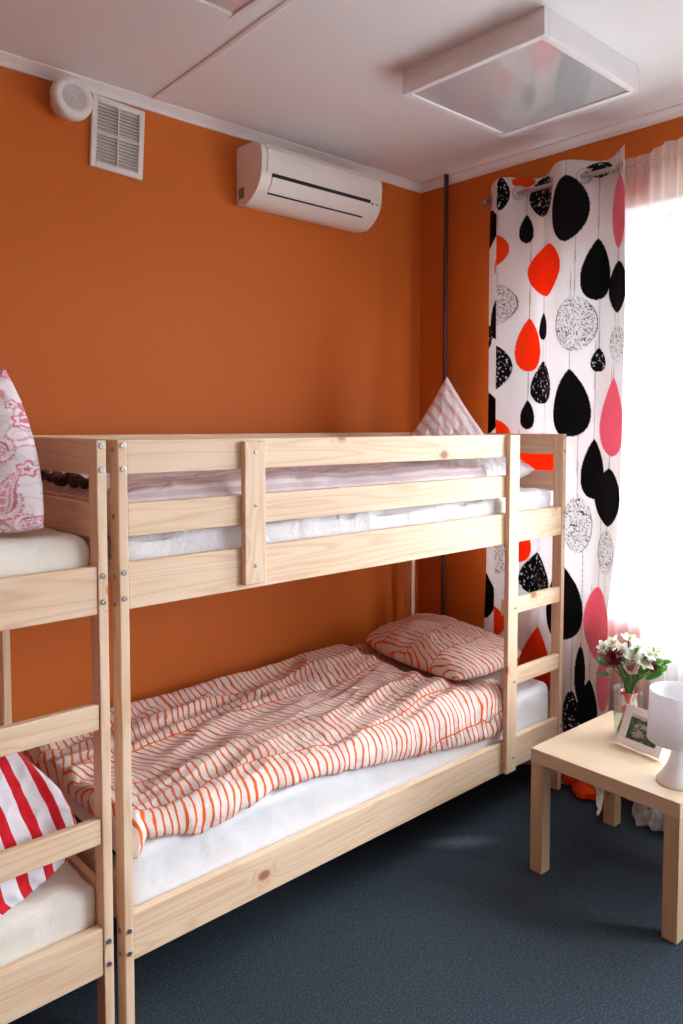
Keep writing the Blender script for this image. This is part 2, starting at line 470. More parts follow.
def window(n, w, mull):
    y0, y1, z0, z1 = w
    r = bpy.data.objects.new('window_%d' % n, None); link(r); r.location = (XW, (y0+y1)/2, z0); structure(r)
    ox, oy, oz = r.location
    def B(name, mat, a, b, c, d, e, f, bev=.003):
        return box(name, mat, r, a-ox, b-ox, c-oy, d-oy, e-oz, f-oz, bev)
    bm = bmesh.new(); fx0, fx1, w_ = XW+.16, XW+.22, .06
    segs = [y0] + list(mull) + [y1]
    def b2(a, b, c, d, e, f): add_box(bm, a-ox, b-ox, c-oy, d-oy, e-oz, f-oz, .004)
    b2(fx0, fx1, y0, y1, z0, z0+w_); b2(fx0, fx1, y0, y1, z1-w_, z1)
    b2(fx0, fx1, y0, y0+w_, z0+w_, z1-w_); b2(fx0, fx1, y1-w_, y1, z0+w_, z1-w_)
    for m in mull: b2(fx0, fx1, m-.045, m+.045, z0+w_, z1-w_)
    f = obj_bm('window_frame', bm, M['pvc'], r)
    for i in range(len(segs)-1):
        a = segs[i] + (w_ if i == 0 else .045); b = segs[i+1] - (w_ if i == len(segs)-2 else .045)
        bm = bmesh.new()
        def b3(c, d, e, f_): add_box(bm, fx0-.02-ox, fx1-ox, c-oy, d-oy, e-oz, f_-oz, .004)
        s_ = .06
        g_ = .001; a += g_; b -= g_; q0, q1 = z0+w_+g_, z1-w_-g_
        b3(a, b, q0, q0+s_); b3(a, b, q1-s_, q1); b3(a, a+s_, q0+s_, q1-s_); b3(b-s_, b, q0+s_, q1-s_)
        obj_bm('sash', bm, M['pvc'], r)
        box('pane', M['pane'], r, fx0+.02-ox, fx0+.026-ox, a+s_-oy, b-s_-oy, z0+w_+s_-oz, z1-w_-s_-oz, 0)
    bm = bmesh.new()                                   # white plastered reveals
    def b4(a, b, c, d, e, f): add_box(bm, a-ox, b-ox, c-oy, d-oy, e-oz, f-oz)
    b4(XW+.002, fx0, y0, y0+.012, z0+.02, z1); b4(XW+.002, fx0, y1-.012, y1, z0+.02, z1); b4(XW+.002, fx0, y0+.012, y1-.012, z1-.012, z1)
    obj_bm('window_reveal', bm, M['plaster'], r)
    B('window_sill', M['pvc'], XW-.006, fx0, y0, y1, z0, z0+.02)
window(1, WIN[0], (-.13,)); window(2, WIN[1], (-2.5,))

# cornices: a small stepped cove
cv = [(0, 0), (.036, 0), (.036, -.006), (.030, -.010), (.014, -.022), (.009, -.031), (.009, -.038), (0, -.038)]
bm = bmesh.new(); add_prism(bm, cv, XL, XW, lambda a, b, t: (t, YW-a, ZC+b)); structure(obj_bm('trim_1', bm, M['cornice']))
bm = bmesh.new(); add_prism(bm, cv, YF, YW-.002, lambda a, b, t: (XW-a, t, ZC+b)); structure(obj_bm('trim_2', bm, M['cornice']))
# cover strip over the ceiling joint
bm = bmesh.new()
j0, j1 = Vector((.637, .955, 0)), Vector((.45, -2.83, 0)); jd = (j1-j0).normalized(); jn = Vector((-jd.y, jd.x, 0))
add_prism(bm, [(-.013, 0), (-.011, -.005), (0, -.008), (.011, -.005), (.013, 0)], 0, (j1-j0).length,
          lambda a, b, t: j0 + jd*t + jn*a + Vector((0, 0, ZC+b)))
structure(obj_bm('trim_3', bm, M['cornice']))

# heating pipe in the corner
bm = bmesh.new(); add_tube(bm, [(0, 0, z) for z in (0, .8, 1.6, 2.4, ZC)], .0125, 20)
o = obj_bm('heating_pipe', bm, M['pipe'], None, True); o.location = (2.17, .785, 0)
tag(o, 'thin dark brown vertical pipe running up to the ceiling near the corner', 'pipe')

# ------------------------------------------------------------------ bunk beds
BL, BD, BH = 2.06, .93, 1.57
GAP = .03
def bolt(bm, p, axis, sgn, r=.0072):
    R = {'y': Matrix.Rotation(PI/2*(1 if sgn < 0 else -1), 4, 'X'), 'x': Matrix.Rotation(PI/2*(-1 if sgn < 0 else 1), 4, 'Y')}[axis]
    add_lathe(bm, [(r, 0), (r, .002), (r*.85, .0038), (r*.5, .0040), (r*.45, .0018), (.0004, .0016)], 14, Matrix.Translation(p) @ R)

def make_bed(root):
    PX, PY, PZ = M['pine']
    pw, pd = .026, .048
    levels = (1.556, 1.497, 1.232, 1.166, .289, .229)
    side = (1.545, 1.375, 1.220, 1.150, .285, .222)
    for ex in (0, 1):
        for ey in (0, 1):
            x0 = 0 if ex == 0 else BL-pw; y0 = 0 if ey == 0 else BD-pd
            p = box('post', PZ, root, x0, x0+pw, y0, y0+pd, 0, BH, .003)
            for z in levels:
                bm = bmesh.new(); bolt(bm, Vector((x0+pw/2, y0 if ey == 0 else y0+pd, z)), 'y', -1 if ey == 0 else 1)
                obj_bm('bolt', bm, M['steel'], p, False)
            if ey == 0:
                for z in side:
                    bm = bmesh.new(); bolt(bm, Vector((x0 if ex == 0 else x0+pw, y0+pd*.52, z)), 'x', -1 if ex == 0 else 1, .006)
                    obj_bm('bolt', bm, M['steel'], p, False)
    g = .0006
    for ey in (0, 1):
        a, b = (.004, .030) if ey == 0 else (BD-.030, BD-.004)
        for z0, z1 in ((.202, .328), (1.135, 1.256)):
            box('side_rail', PX, root, pw+g, BL-pw-g, a, b, z0, z1)
        xe = 1.66 if ey == 0 else BL-pw-g
        for z0, z1 in ((1.322, 1.408), (1.482, 1.570)):
            box('guard_board', PX, root, pw+g, xe, a, b, z0, z1)
    for ex in (0, 1):
        a, b = (.003, .023) if ex == 0 else (BL-.023, BL-.003)
        for z0, z1 in ((.30, .42), (1.20, 1.255), (1.322, 1.408), (1.482, 1.570)):
            box('end_board', PY, root, a, b, pd+g, BD-pd-g, z0, z1)
    bt = box('guard_batten', PZ, root, .372, .445, -.0175, .0034, 1.150, 1.562)
    for z in (1.530, 1.378, 1.203):
        bm = bmesh.new(); bolt(bm, Vector((.4085, -.0175, z)), 'y', -1, .0055); obj_bm('bolt', bm, M['steel'], bt)
    up = box('ladder_upright', PZ, root, 1.627, 1.693, -.0185, .0034, .205, 1.570)
    for z in (.876, .575, .262):
        bm = bmesh.new(); bolt(bm, Vector((1.672, -.0185, z)), 'y', -1, .0045); obj_bm('bolt', bm, M['steel'], up)
    for z0, z1 in ((.842, .908), (.546, .612)):
        box('ladder_rung', PX, root, 1.640, BL-pw-g, .0040, .028, z0, z1, .004)
    for zt in (.298, 1.225):
        bm = bmesh.new()
        for k in range(13):
            x = .07 + k*.152
            add_box(bm, x, x+.07, .031, BD-.031, zt-.02, zt, .002)
        obj_bm('slatted_base', bm, PY, root)

bed = empty('bunk_bed', (0, 0, 0), 'pine bunk bed beside the drop print curtain, orange striped duvet on its lower bunk', 'bunk bed', 'pine bunk beds along the wall')
make_bed(bed)
bed2 = bed.copy(); COL.objects.link(bed2); bed2.location = (-BL-GAP, 0, 0)
bed2['label'] = 'pine bunk bed cut off by the picture edge, red striped pillow on its lower bunk'
for ch in list(bed.children):
    c = ch.copy(); COL.objects.link(c); c.parent = bed2
    for gch in ch.children:
        d = gch.copy(); COL.objects.link(d); d.parent = c

# ------------------------------------------------------------------ bedding
def mattress(name, mat, x0, x1, y0, y1, z0, z1, label, rad=.05, seed=0, amp=.006, group='mattresses'):
    """soft box with rounded upper edges and creases"""
    nx, ny, nz = 150, 70, 14
    # parametric: go round the top from one long side to the other
    U = np.linspace(0, 1, nx)
    prof = []
    h = z1-z0
    for t in np.linspace(0, 1, nz): prof.append((0.0, z0 + (h-rad)*t))
    for a in np.linspace(0, PI/2, 9)[1:]: prof.append((rad-rad*math.cos(a), z1-rad+rad*math.sin(a)))
    W = y1-y0
    for t in np.linspace(rad, W-rad, ny)[1:-1]: prof.append((t, z1))
    prof += [(W-a, b) for a, b in prof[:nz+8][::-1]]
    prof = np.array(prof); n = len(prof)
    # ends rounded the same way
    us, shr, drop = [], [], []
    for t in np.linspace(0, 1, nz): us.append(0); drop.append(None)
    ends = [(rad-rad*math.cos(a), rad-rad*math.sin(a)) for a in np.linspace(0, PI/2, 9)]
    Lx = x1-x0
    xs = [e[0] for e in ends] + list(np.linspace(rad, Lx-rad, nx)[1:-1]) + [Lx-e[0] for e in ends[::-1]]
    dz = [e[1] for e in ends] + [0]*(nx-2) + [e[1] for e in ends[::-1]]
    xs = np.array(xs); dz = np.array(dz); m = len(xs)
    X = np.repeat(xs[:, None], n, 1) + x0
    Y = np.repeat(prof[None, :, 0], m, 0) + y0
    # plan corners rounded a little
    ex = np.minimum(X-x0, x1-X); k = np.clip(1-ex/rad, 0, 1); sh = rad*(1-np.sqrt(1-k*k))*.35
    Yc = (y0+y1)/2; Y = Yc + (Y-Yc)*(1 - sh/(W/2))
    Z = np.minimum(np.repeat(prof[None, :, 1], m, 0), z1-dz[:, None])
    top = np.clip((Z-z0-.02)/.06, 0, 1)
    w = amp*(ridge(X*3+seed, Y*5+Z*5, seed) - .5) + amp*.8*noise(X*9+seed, Y*8+Z*7, 2.2) + amp*.35*ridge(X*14, Y*12+Z*9+seed, 5.5)
    w = w*top
    Z2 = Z + np.where(Z > z1-rad*.8, w-amp*.5, 0)
    side = (Y < y0+rad*.5)
    Y2 = Y + np.where(side, np.clip(-w*.4+amp*.3, 0, None), 0)
    V = np.stack([X, Y2, Z2], -1).reshape(-1, 3)
    idx = np.arange(m*n).reshape(m, n)
    F = grid_faces(m, n)
    bm = None
    o = mesh_np(name, V, F, mat)
    # close ends and underside
    bm = bmesh.new(); bm.from_mesh(o.data); bm.verts.ensure_lookup_table()
    bv = [e for e in bm.edges if e.is_boundary]
    bmesh.ops.holes_fill(bm, edges=bv, sides=0)
    # skirts at the two ends go straight down already through dz on the border rows
    bmesh.ops.recalc_face_normals(bm, faces=bm.faces)
    bm.to_mesh(o.data); bm.free()
    return tag(o, label, 'mattress', group)

mattress('mattress', M['sheet'], .036, BL-.036, .036, BD-.036, .300, .487, 'white sheeted mattress under the orange striped duvet', .045, 1, .010)
mattress('mattress', M['sheet_crumpled'], .036, BL-.036, .036, BD-.036, 1.227, 1.337, 'white sheeted mattress on the upper bunk under the pale pink blanket', .045, 4, .016)
mattress('mattress', M['cream'], -BL-GAP+.036, -GAP-.0235, .036, BD-.036, .300, .440, 'cream sheeted mattress on the lower bunk under the red striped pillow', .05, 8, .007)
mattress('mattress', M['cream'], -BL-GAP+.036, -GAP-.0235, .036, BD-.036, 1.227, 1.335, 'cream sheeted mattress on the upper bunk under the paisley pillow', .05, 11, .005)

def duvet():
    x0, x1 = .029, 1.70
    nu, nv = 460, 300
    u = np.linspace(0, 1, nu)
    X = x0 + (x1-x0)*u
    hx = [x0, .05, .085, .15, .24, .40, .56, .80, 1.00, 1.265, 1.45, 1.635, 1.70]
    hz = [.462, .455, .488, .475, .452, .470, .484, .462, .430, .393, .372, .354, .37]
    zt, rad, yb, yfr = .4965, .040, .878, .033
    hem = np.interp(X, hx, hz) + .006*noise(X*14, 1.5) + .004*noise(X*34, 7.5)
    flat = yb-(yfr+rad); arc = rad*PI/2
    end = np.where(hem > zt-rad, flat + arc*np.arcsin(np.clip((zt-hem)/rad, 0, 1)).clip(0)/(PI/2)*1.0 + 0*hem, flat + arc + (zt-rad-hem))
    # arc angle: z = zt - rad*(1-cos(a))
    a_h = np.arccos(np.clip(1-(zt-hem)/rad, 0, 1))
    end = np.where(hem > zt-rad, flat + rad*a_h, end)
    v = np.linspace(0, 1, nv)
    s = v[None, :]*end[:, None]
    ang = np.clip((s-flat)/rad, 0, PI/2)
    y = np.where(s <= flat, yb-s, yfr+rad-rad*np.sin(ang))
    z = np.where(s <= flat, zt, np.where(s <= flat+arc, zt-rad*(1-np.cos(ang)), zt-rad-(s-flat-arc)))
    ny, nz = -np.sin(ang), np.cos(ang)
    XX = np.repeat(X[:, None], nv, 1)
    # edges are rounded by the distance to the hem
    de = np.minimum.reduce([s, end[:, None]-s, XX-x0, x1-XX])
    puff = np.sqrt(np.clip(1-(1-np.clip(de/.055, 0, 1))**2, 0, 1))
    th = .034 + .022*np.clip((s < .25)*(1-s/.25), 0, 1) + .020*noise(XX*2.3, s*3.1, 1.7) + .014*noise(XX*5, s*4, 4.4)
    # drawn-up folds, running mostly along the bed and at a slant
    q = s + .25*XX + .05*noise(XX*2, s*2, 9)
    th = th + .018*(ridge(q*4.6, XX*.7+3, 2.0)-.45) + .014*(ridge(XX*1.6+s*5.5, s*1.6-XX*.8+9, 6.0)-.45) + .010*(ridge(q*9+7, XX*1.6, 4.0)-.4) + .004*noise(XX*17, s*15, 3.3)
    th = th + .03*np.exp(-((XX-1.33)/.2)**2-((s-.12)/.14)**2)
    # crumpling towards the pillow end and at the foot corner
    endc = np.clip((XX-1.15)/.5, 0, 1); th = th + endc*(.022*(ridge(XX*6, s*8, 8.0)-.4) + .012)
    foot = np.clip(1-(XX-x0)/.08, 0, 1); th = th + foot*.008*noise(XX*40, s*30, 5)
    hang = np.clip((s-flat)/.05, 0, 1)
    th = th*(1-.62*hang) + hang*.007*noise(XX*22, s*6, 8.8)
    th = np.clip(th, .012, .085)*puff + .004
    under = np.clip((XX-1.50)/.08, 0, 1)*np.clip((.80-s)/.08, 0, 1)*np.clip((s-.0)/.06, 0, 1)
    th = th*(1-under) + under*.010
    front = (y - th*(-ny))                     # keep clear of nothing: cloth may lap over the rail top
    T = np.stack([XX, y + ny*th, z + nz*th], -1).reshape(-1, 3)
    B = np.stack([XX, y + ny*.0025, z + nz*.0025], -1).reshape(-1, 3)
    V, F = shell(T, B, nu, nv)
    Tg = T.reshape(nu, nv, 3); st = np.linalg.norm(np.diff(Tg, axis=1), axis=2); st = np.concatenate([np.zeros((nu, 1)), np.cumsum(st, 1)], 1)
    uv = np.stack([XX, st + .02*noise(XX*3, s*2, 1)], -1).reshape(-1, 2)
    o = mesh_np('duvet', V, F[:, ::-1], M['duvet'], uv=np.concatenate([uv, uv]), closed=True)
    return tag(o, 'crumpled white duvet with orange hand drawn stripes on the lower bunk', 'duvet')
duvet()

def pillow(name, mat, w, h, th, Mx, label, cat='pillow', group=None, seed=0, pinch=.10, wr=.010, floor=None, ease=.12, N=130, post=None, colfn=None, edge=.012, xmax=None, uvrot=0, uvs=1.0, rd=0.0):
    a = np.linspace(-1, 1, N)
    # denser towards the seam
    a = np.sign(a)*(1-(1-np.abs(a))**1.35)
    u, v = np.meshgrid(a, a, indexing='ij')
    px = w/2*u*(1 - pinch*(1-v**2)*np.abs(u)**1.5); py = h/2*v*(1 - pinch*(1-u**2)*np.abs(v)**1.5)
    px = px*(1-rd*(u*v)**2); py = py*(1-rd*(u*v)**2)
    prof = (np.clip(1-np.abs(u)**2.6, 0, 1)*np.clip(1-np.abs(v)**2.6, 0, 1))**.5
    nz = noise(u*2+seed, v*2, seed*.7)
    # creases radiate from the seam
    cr = ridge(u*3.2+seed, v*3.2+nz*.5, 1.1) - .5
    near = np.clip(1-prof, 0, 1)
    W = wr*(cr*.9 + .5*noise(u*6+seed, v*6, 3))*np.clip(prof*3, 0, 1) + wr*.8*near*np.clip(prof*5, 0, 1)*noise(u*11, v*11, seed)
    t1 = th*.5*prof*(1+.16*nz) + W; t2 = -th*.5*prof*(1-.1*nz) - W*.6
    T = np.stack([px, py, t1], -1).reshape(-1, 3); B = np.stack([px, py, t2-.0006], -1).reshape(-1, 3)
    V, F = shell(T, B, N, N)
    Mn = np.array(Mx)
    P = V @ Mn[:3, :3].T + Mn[:3, 3]
    if floor is not None:
        d = P[:, 2] - floor
        P[:, 2] = floor + np.where(d > ease, d, ease*np.exp(np.clip((d-ease)/ease, -30, 0)))
    if xmax is not None:
        d = xmax - P[:, 0]
        P[:, 0] = xmax - np.where(d > .05, d, .05*np.exp(np.clip((d-.05)/.05, -30, 0)))
    if post: P = post(P)
    c_, s_ = math.cos(math.radians(uvrot)), math.sin(math.radians(uvrot))
    uv = uvs*np.stack([px*c_+py*s_, py*c_-px*s_], -1).reshape(-1, 2); uv = np.concatenate([uv, uv])
    col = None
    if colfn is not None: col = colfn(uv[:, 0], uv[:, 1])
    o = mesh_np(name, P, F, mat, uv=uv, col=col, closed=True)
    return tag(o, label, cat, group)

def frame_mat(c, ex, up):
    """matrix whose x axis is ex, y axis close to up"""
    ex = Vector(ex).normalized(); n = ex.cross(Vector(up)).normalized(); ey = n.cross(ex)
    m = Matrix((ex, ey, n)).transposed().to_4x4(); m.translation = Vector(c); return m

# pillow of the orange set, at the head of the lower bunk
Mp = Matrix.Translation((1.800, .480, .590)) @ Euler((math.radians(3), math.radians(-6), math.radians(-5))).to_matrix().to_4x4()
pillow('pillow', M['duvet'], .47, .70, .170, Mp, 'plump orange and white striped pillow at the head of the lower bunk', seed=2.3, wr=.006, uvs=1.2, rd=.13, pinch=.03, floor=.512, ease=.06, xmax=2.032)

# upper bunk: pale pink blanket, white pillow, pink striped pillow on its corner
def blanket():
    x0, x1, y0, y1, zb = .032, 1.585, .052, .885, 1.353
    nu, nv = 320, 170
    U, Vv = np.meshgrid(np.linspace(0, 1, nu), np.linspace(0, 1, nv), indexing='ij')
    X = x0+(x1-x0)*U; Y = y0+(y1-y0)*Vv
    de = np.minimum.reduce([X-x0, x1-X, Y-y0, y1-Y])
    puff = np.sqrt(np.clip(1-(1-np.clip(de/.06, 0, 1))**2, 0, 1))
    th = .088 + .016*noise(X*2.2, Y*3, .5) + .014*(ridge(X*2.2+Y, Y*7, 3)-.4) + .010*(ridge(X*7, Y*5+X, 7)-.4)
    th = th*puff + .004
    bow = .008*noise(X*9, Y*3, 4)*np.clip(1-de/.05, 0, 1)
    T = np.stack([X, Y+bow, zb+th], -1).reshape(-1, 3); B = np.stack([X, Y+bow, zb+0*th], -1).reshape(-1, 3)
    V, F = shell(T, B, nu, nv)
    uv = np.stack([X, Y+th*1.2], -1).reshape(-1, 2)
    o = mesh_np('blanket', V, F, M['pale_pink'], uv=np.concatenate([uv, uv]), closed=True)
    tag(o, 'pale pink and white striped blanket behind the upper bunk guard rail', 'blanket')
blanket()
Mp = Matrix.Translation((1.815, .465, 1.405)) @ Euler((0, math.radians(-2), math.radians(4))).to_matrix().to_4x4()
pillow('pillow', M['white_cotton'], .42, .70, .19, Mp, 'white crumpled pillow at the head of the upper bunk, seen through the ladder opening', seed=5.1, wr=.014, floor=1.350, ease=.04, xmax=2.032)
Mp = frame_mat((1.748, .40, 1.518), Vector((.78, -.62, 0)), (0.12, .10, 1)) @ Matrix.Diagonal((.64, 1, 1, 1)) @ Matrix.Rotation(math.radians(45), 4, 'Z')
pillow('pillow', M['pink_stripe'], .44, .44, .13, Mp, 'pink and white striped pillow propped up on its corner on the upper bunk', seed=7.4, wr=.006, floor=1.515, ease=.04, pinch=.05)

# dark brown ruffled scarf lying at the end of the blanket
bm = bmesh.new(); pts = []
for k in range(60):
    t = k/59
    pts.append((.060+.010*math.sin(t*19), .26+.42*t, 1.444+.007*math.sin(t*31)+.004*math.sin(t*67)))
add_tube(bm, pts, [.004+.012*math.sin(PI*min(1, max(0, (k+1)/61)))**.4*(1+.3*math.sin(k*1.9)) for k in range(60)], 12)
o = obj_bm('scarf', bm, M['scarf'], None, True); tag(o, 'dark brown ruffled scarf glimpsed between the end boards on the upper bunk', 'scarf')

# red striped pillow on its corner, lower bunk of the cut off bed
Mp = frame_mat((-.345, .19, .580), Vector((.96, -.10, -.14)), (-.10, .55, 1)) @ Matrix.Rotation(math.radians(45), 4, 'Z')
pillow('pillow', M['red_stripe'], .52, .52, .22, Mp, 'red and white striped pillow on the lower bunk behind the ladder rungs', seed=3.2, wr=.008, floor=.446, ease=.05, pinch=.06, xmax=-.058, uvrot=-22)

# paisley pillow
def paisley(u, v):
    base = np.array((.84, .76, .77)); deep = np.array((.55, .045, .13)); mid = np.array((.70, .22, .31)); lil = np.array((.55, .42, .55))
    n = len(u); col = np.repeat(base[None], n, 0)
    def put(mask, c, k=1.0): col[mask] = col[mask]*(1-k) + c*k
    r_ = np.random.RandomState(12)
    # small scrolls and flowers
    s1 = np.abs(noise(u*22, v*22, 2.0)); put((s1 < .05) & (noise(u*6+4, v*6, 9) > -.15), mid, .65)
    s2 = np.abs(noise(u*34+9, v*34, 6.0)); put((s2 < .045) & (noise(u*7, v*7, 1) > .0), lil, .45)
    for i in range(80):
        cx, cy = r_.uniform(-.27, .27, 2); d = np.hypot(u-cx, v-cy); a = np.arctan2(v-cy, u-cx)
        R = r_.uniform(.010, .019)*(1+.22*np.cos(5*a))
        put(d < R, base); put((d < R) & (d > R*.72), mid); put(d < R*.35, deep, .8)
    # drops with a curled tip
    drops = [(r_.uniform(-.25, .06), r_.uniform(-.2, .2), r_.uniform(.032, .05), r_.uniform(0, 2*PI), r_.choice((-1, 1))) for _ in range(14)]
    drops += [(.165, .115, .040, .5, 1), (.200, .015, .036, -2.6, -1), (.125, -.010, .044, .3, -1), (.185, -.105, .050, -.25, 1),
              (.105, -.135, .042, 2.5, 1), (.100, .175, .038, -.6, -1), (.215, .185, .030, 3.0, 1), (.222, -.185, .032, 1.4, -1)]
    for cx, cy, sc, th, fl in drops:
        x = ((u-cx)*math.cos(th)+(v-cy)*math.sin(th))/sc; y = (-(u-cx)*math.sin(th)+(v-cy)*math.cos(th))/sc*fl
        t = np.clip((y+.8)/2.2, 0, 1)
        xc = .75*t**2.2
        wd = .62*np.sqrt(np.clip(1-((y+.15)/.65)**2, 0, 1))*(y < -.15) + .62*np.clip(1-(y+.15)/1.55, 0, 1)**.8*(y >= -.15)
        inside = (np.abs(x-xc) < wd) & (y > -.8) & (y < 1.4)
        q = np.abs(x-xc)/np.maximum(wd, 1e-4)
        put(inside, base*.98)
        put(inside & (q > .72), deep, .8)
        put(inside & (q < .55) & (q > .38), mid, .9)
        put(inside & (q < .22) & (np.abs(np.sin(y*8)) > .4), mid, .8)
        ring = np.abs(np.hypot(x, y+.25)-.86) < .06
        put(ring & (y < .2) & (np.abs(np.sin(np.arctan2(y+.25, x)*9)) > .35), mid, .9)
    return col
Tc, Bc = Vector((-.212, .145, 1.672)), Vector((-.158, .085, 1.318))
pe = Vector((.76, -.65, 0))
Mp = frame_mat((Tc+Bc)/2 - pe.normalized()*.235, pe - (Tc-Bc)*pe.dot(Tc-Bc)/(Tc-Bc).length_squared, Tc-Bc)
pillow('pillow', M['paisley'], .50, .42, .20, Mp, 'white pillow with pink paisley print standing on the upper bunk', seed=9.2, wr=.007, floor=1.341, ease=.02, pinch=-.05, rd=.05, N=190, colfn=paisley, xmax=-.058)

# ------------------------------------------------------------------ curtain with printed drops
def yl(z): return np.interp(z, [0, .55, .95, 1.7, 2.44, 2.73], [.49, .488, .472, .470, .476, .470])
def yr(z): return np.interp(z, [0, .45, .83, .98, 1.19, 1.5, 2.13, 2.75], [-.2, -.2, -.19, -.207, -.23, -.237, -.243, -.228])
def curtain():
    ztop = 2.735
    nt, nz = 300, 720
    t = np.linspace(0, 1, nt)
    zz = np.linspace(ztop, .03, nz)
    npool = 40
    Zr = np.concatenate([zz, np.full(npool, .03)]); pool = np.concatenate([np.zeros(nz), np.linspace(0, 1, npool+1)[1:]])
    Tg, Zg = np.meshgrid(t, Zr, indexing='ij'); Pg = np.repeat(pool[None], nt, 0)
    yL, yR = yl(Zg), yr(Zg)
    Y = yL + Tg*(yR-yL)
    y0 = .476 + Tg*(-.2375-.476)
    A = .045 - .015*np.clip((2.6-Zg)/1.5, 0, 1)
    X = 2.115 - A*np.cos(2*PI*(y0-.05)/.33)
    low = np.clip((1.9-Zg)/1.6, 0, 1)
    X = X + low*.012*noise(y0*9, Zg*1.1, 2) + low*.006*noise(y0*22, Zg*2, 4)
    Y = Y + low*.006*noise(y0*7, Zg*1.5, 8)
    # crowded folds at the foot, then cloth lying on the floor
    fd = np.clip((.35-Zg)/.35, 0, 1)
    out = np.clip((-.015-y0)/.06, 0, 1)
    X = X - out*fd*.015*(1+np.cos(2*PI*y0/.11)) - out*Pg*(.13 + .05*np.sin(y0*17+1)) + Pg*.02*noise(y0*20, Pg*5, 2)
    wob = np.clip(ridge(y0*8, Pg*2.5, 3), 0, 1)
    Z = Zg + (Pg > 0)*(.055*wob*np.sin(PI*np.clip(Pg, 0, 1))**.7*np.clip((.95-Tg)/.15, 0, 1) + .012*(1-Pg) - .018*Pg)
    X = np.where(y0 > -.03, np.maximum(X, 2.066), X)
    Y = Y - Pg*.05 + Pg*.02*noise(y0*9, Pg*2, 6)
    Z = Z + (Zg > ztop-.02)*(.008*np.cos(2*PI*(y0-.05)/.33))*np.clip((Zg-ztop+.02)/.02, 0, 1)
    # ------------ the print
    white = np.array((.87, .85, .85)); ink = {'k': (.012, .013, .016), 'o': (.90, .085, .012), 'p': (.85, .27, .36)}
    yy = Y.copy(); z_ = Zg - Pg*.2
    y_print = yL + Tg*(yR-yL)
    C = np.repeat(np.repeat(white[None, None], nt, 0), nz+npool, 1)
    sp1 = noise(y_print*75, z_*75, 1.0) + .6*noise(y_print*160, z_*150, 4.0)
    sp2 = np.minimum(np.abs(noise(y_print*48, z_*48, 2.0)), np.abs(noise(y_print*70, z_*64, 7.0)))
    D = [(0.561,0.378,2.623,2.445,'k','l',1), (0.456,0.333,2.487,2.349,'o','l',-1), (0.411,0.375,2.38,2.305,'p','l',1), (0.412,0.332,2.737,2.596,'d','l',-1),
         (0.299,0.245,2.568,2.441,'k','t',0), (0.264,0.121,2.732,2.547,'d','l',0), (0.116,-0.05,2.679,2.399,'k','l',0), (0.266,0.055,2.42,2.188,'o','l',0),
         (-0.023,-0.14,2.405,2.144,'k','t',0), (-0.145,-0.244,2.636,2.34,'p','l',0), (-0.132,-0.252,2.288,2.076,'k','l',0), (0.078,-0.089,2.162,1.927,'s','l',0),
         (0.532,0.297,2.27,2.066,'s','l',-1), (0.45,0.325,2.198,2.011,'k','t',1), (0.21,0.158,2.119,1.995,'k','t',0), (0.308,0.202,2.1,1.856,'o','t',0),
         (0.505,0.316,1.983,1.772,'d','l',-1), (0.247,0.116,1.9,1.705,'d','t',0), (-0.064,-0.125,1.94,1.837,'d','t',0), (-0.146,-0.243,2.025,1.869,'s','l',0),
         (0.285,0.227,1.724,1.59,'k','t',0), (0.087,-0.069,1.852,1.558,'k','t',0), (-0.104,-0.245,1.812,1.478,'p','t',0), (0.569,0.362,1.762,1.566,'k','l',1),
         (0.454,0.321,1.633,1.494,'o','l',-1), (0.552,0.426,2.092,1.967,'d','l',1), (-0.034,-0.13,1.55,1.29,'k','t',0), (-0.087,-0.233,1.424,1.177,'k','l',0),
         (0.031,-0.079,1.297,1.047,'s','l',0), (-0.109,-0.208,1.162,0.969,'s','l',0), (-0.05,-0.191,0.912,0.592,'p','l',0), (.285,.045,1.572,1.365,'o','l',0),
         (0.347,0.232,1.167,0.968,'o','t',0), (0.286,0.098,1.023,0.819,'d','t',0), (0.112,-0.046,0.992,0.657,'k','t',0), (0.282,0.072,0.679,0.361,'o','t',0),
         (0.422,0.328,1.066,0.899,'s','l',-1), (0.582,0.384,0.893,0.667,'k','l',1), (0.479,0.332,0.747,0.598,'o','l',-1), (-0.02,-0.064,0.635,0.38,'k','l',0),
         (-0.03,-0.138,0.494,0.266,'k','t',0), (0.021,-0.039,0.433,0.184,'d','l',0), (-0.123,-0.203,0.605,0.38,'p','l',0), (-0.031,-0.137,2.725,2.658,'d','l',0),
         (0.325,0.24,2.744,2.69,'o','l',0), (0.277,0.088,0.267,0.014,'k','t',0), (0.06,-0.14,0.06,-0.25,'o','t',0), (0.3,0.12,0.0,-0.25,'p','t',0)]
    for a, b, zt, zb, c, sh, side in D:
        if sh == 't' or zt < 2.70 and abs(a+b)/2 < .3:
            ym = (a+b)/2
            line = (np.abs(y_print-ym) < .0016) & (z_ > zt-.005) & (z_ < zt+.42)
            C[line] = C[line]*.45 + .55*np.array((.16, .15, .15))
    for a, b, zt, zb, c, sh, side in D:
        cy, hw = (a+b)/2, (a-b)/2
        s = (zt-z_)/(zt-zb)
        sc = np.clip(s, 0, 1)
        if sh == 't': p = np.clip(sc, 1e-6, 1)**.85*(1-sc)**.45/(.6538**.85*.3462**.45)
        else: p = (np.clip(4*sc*(1-sc), 0, 1))**.64
        m = (s > 0) & (s < 1) & (np.abs(y_print-cy) < hw*p)
        if side == 1: m &= y_print > .395
        if side == -1: m &= y_print <= .395
        if c in ink: C[m] = ink[c]
        elif c == 'd':
            C[m] = ink['k']; C[m & (sp1 > .42)] = white*.9
        else:
            q = np.abs(y_print-cy)/np.maximum(hw*p, 1e-5)
            C[m] = white*.97; C[m & ((sp2 < .035) | ((q > .955)))] = np.array((.10, .10, .105))
    V = np.stack([X, Y, Z], -1).reshape(-1, 3)
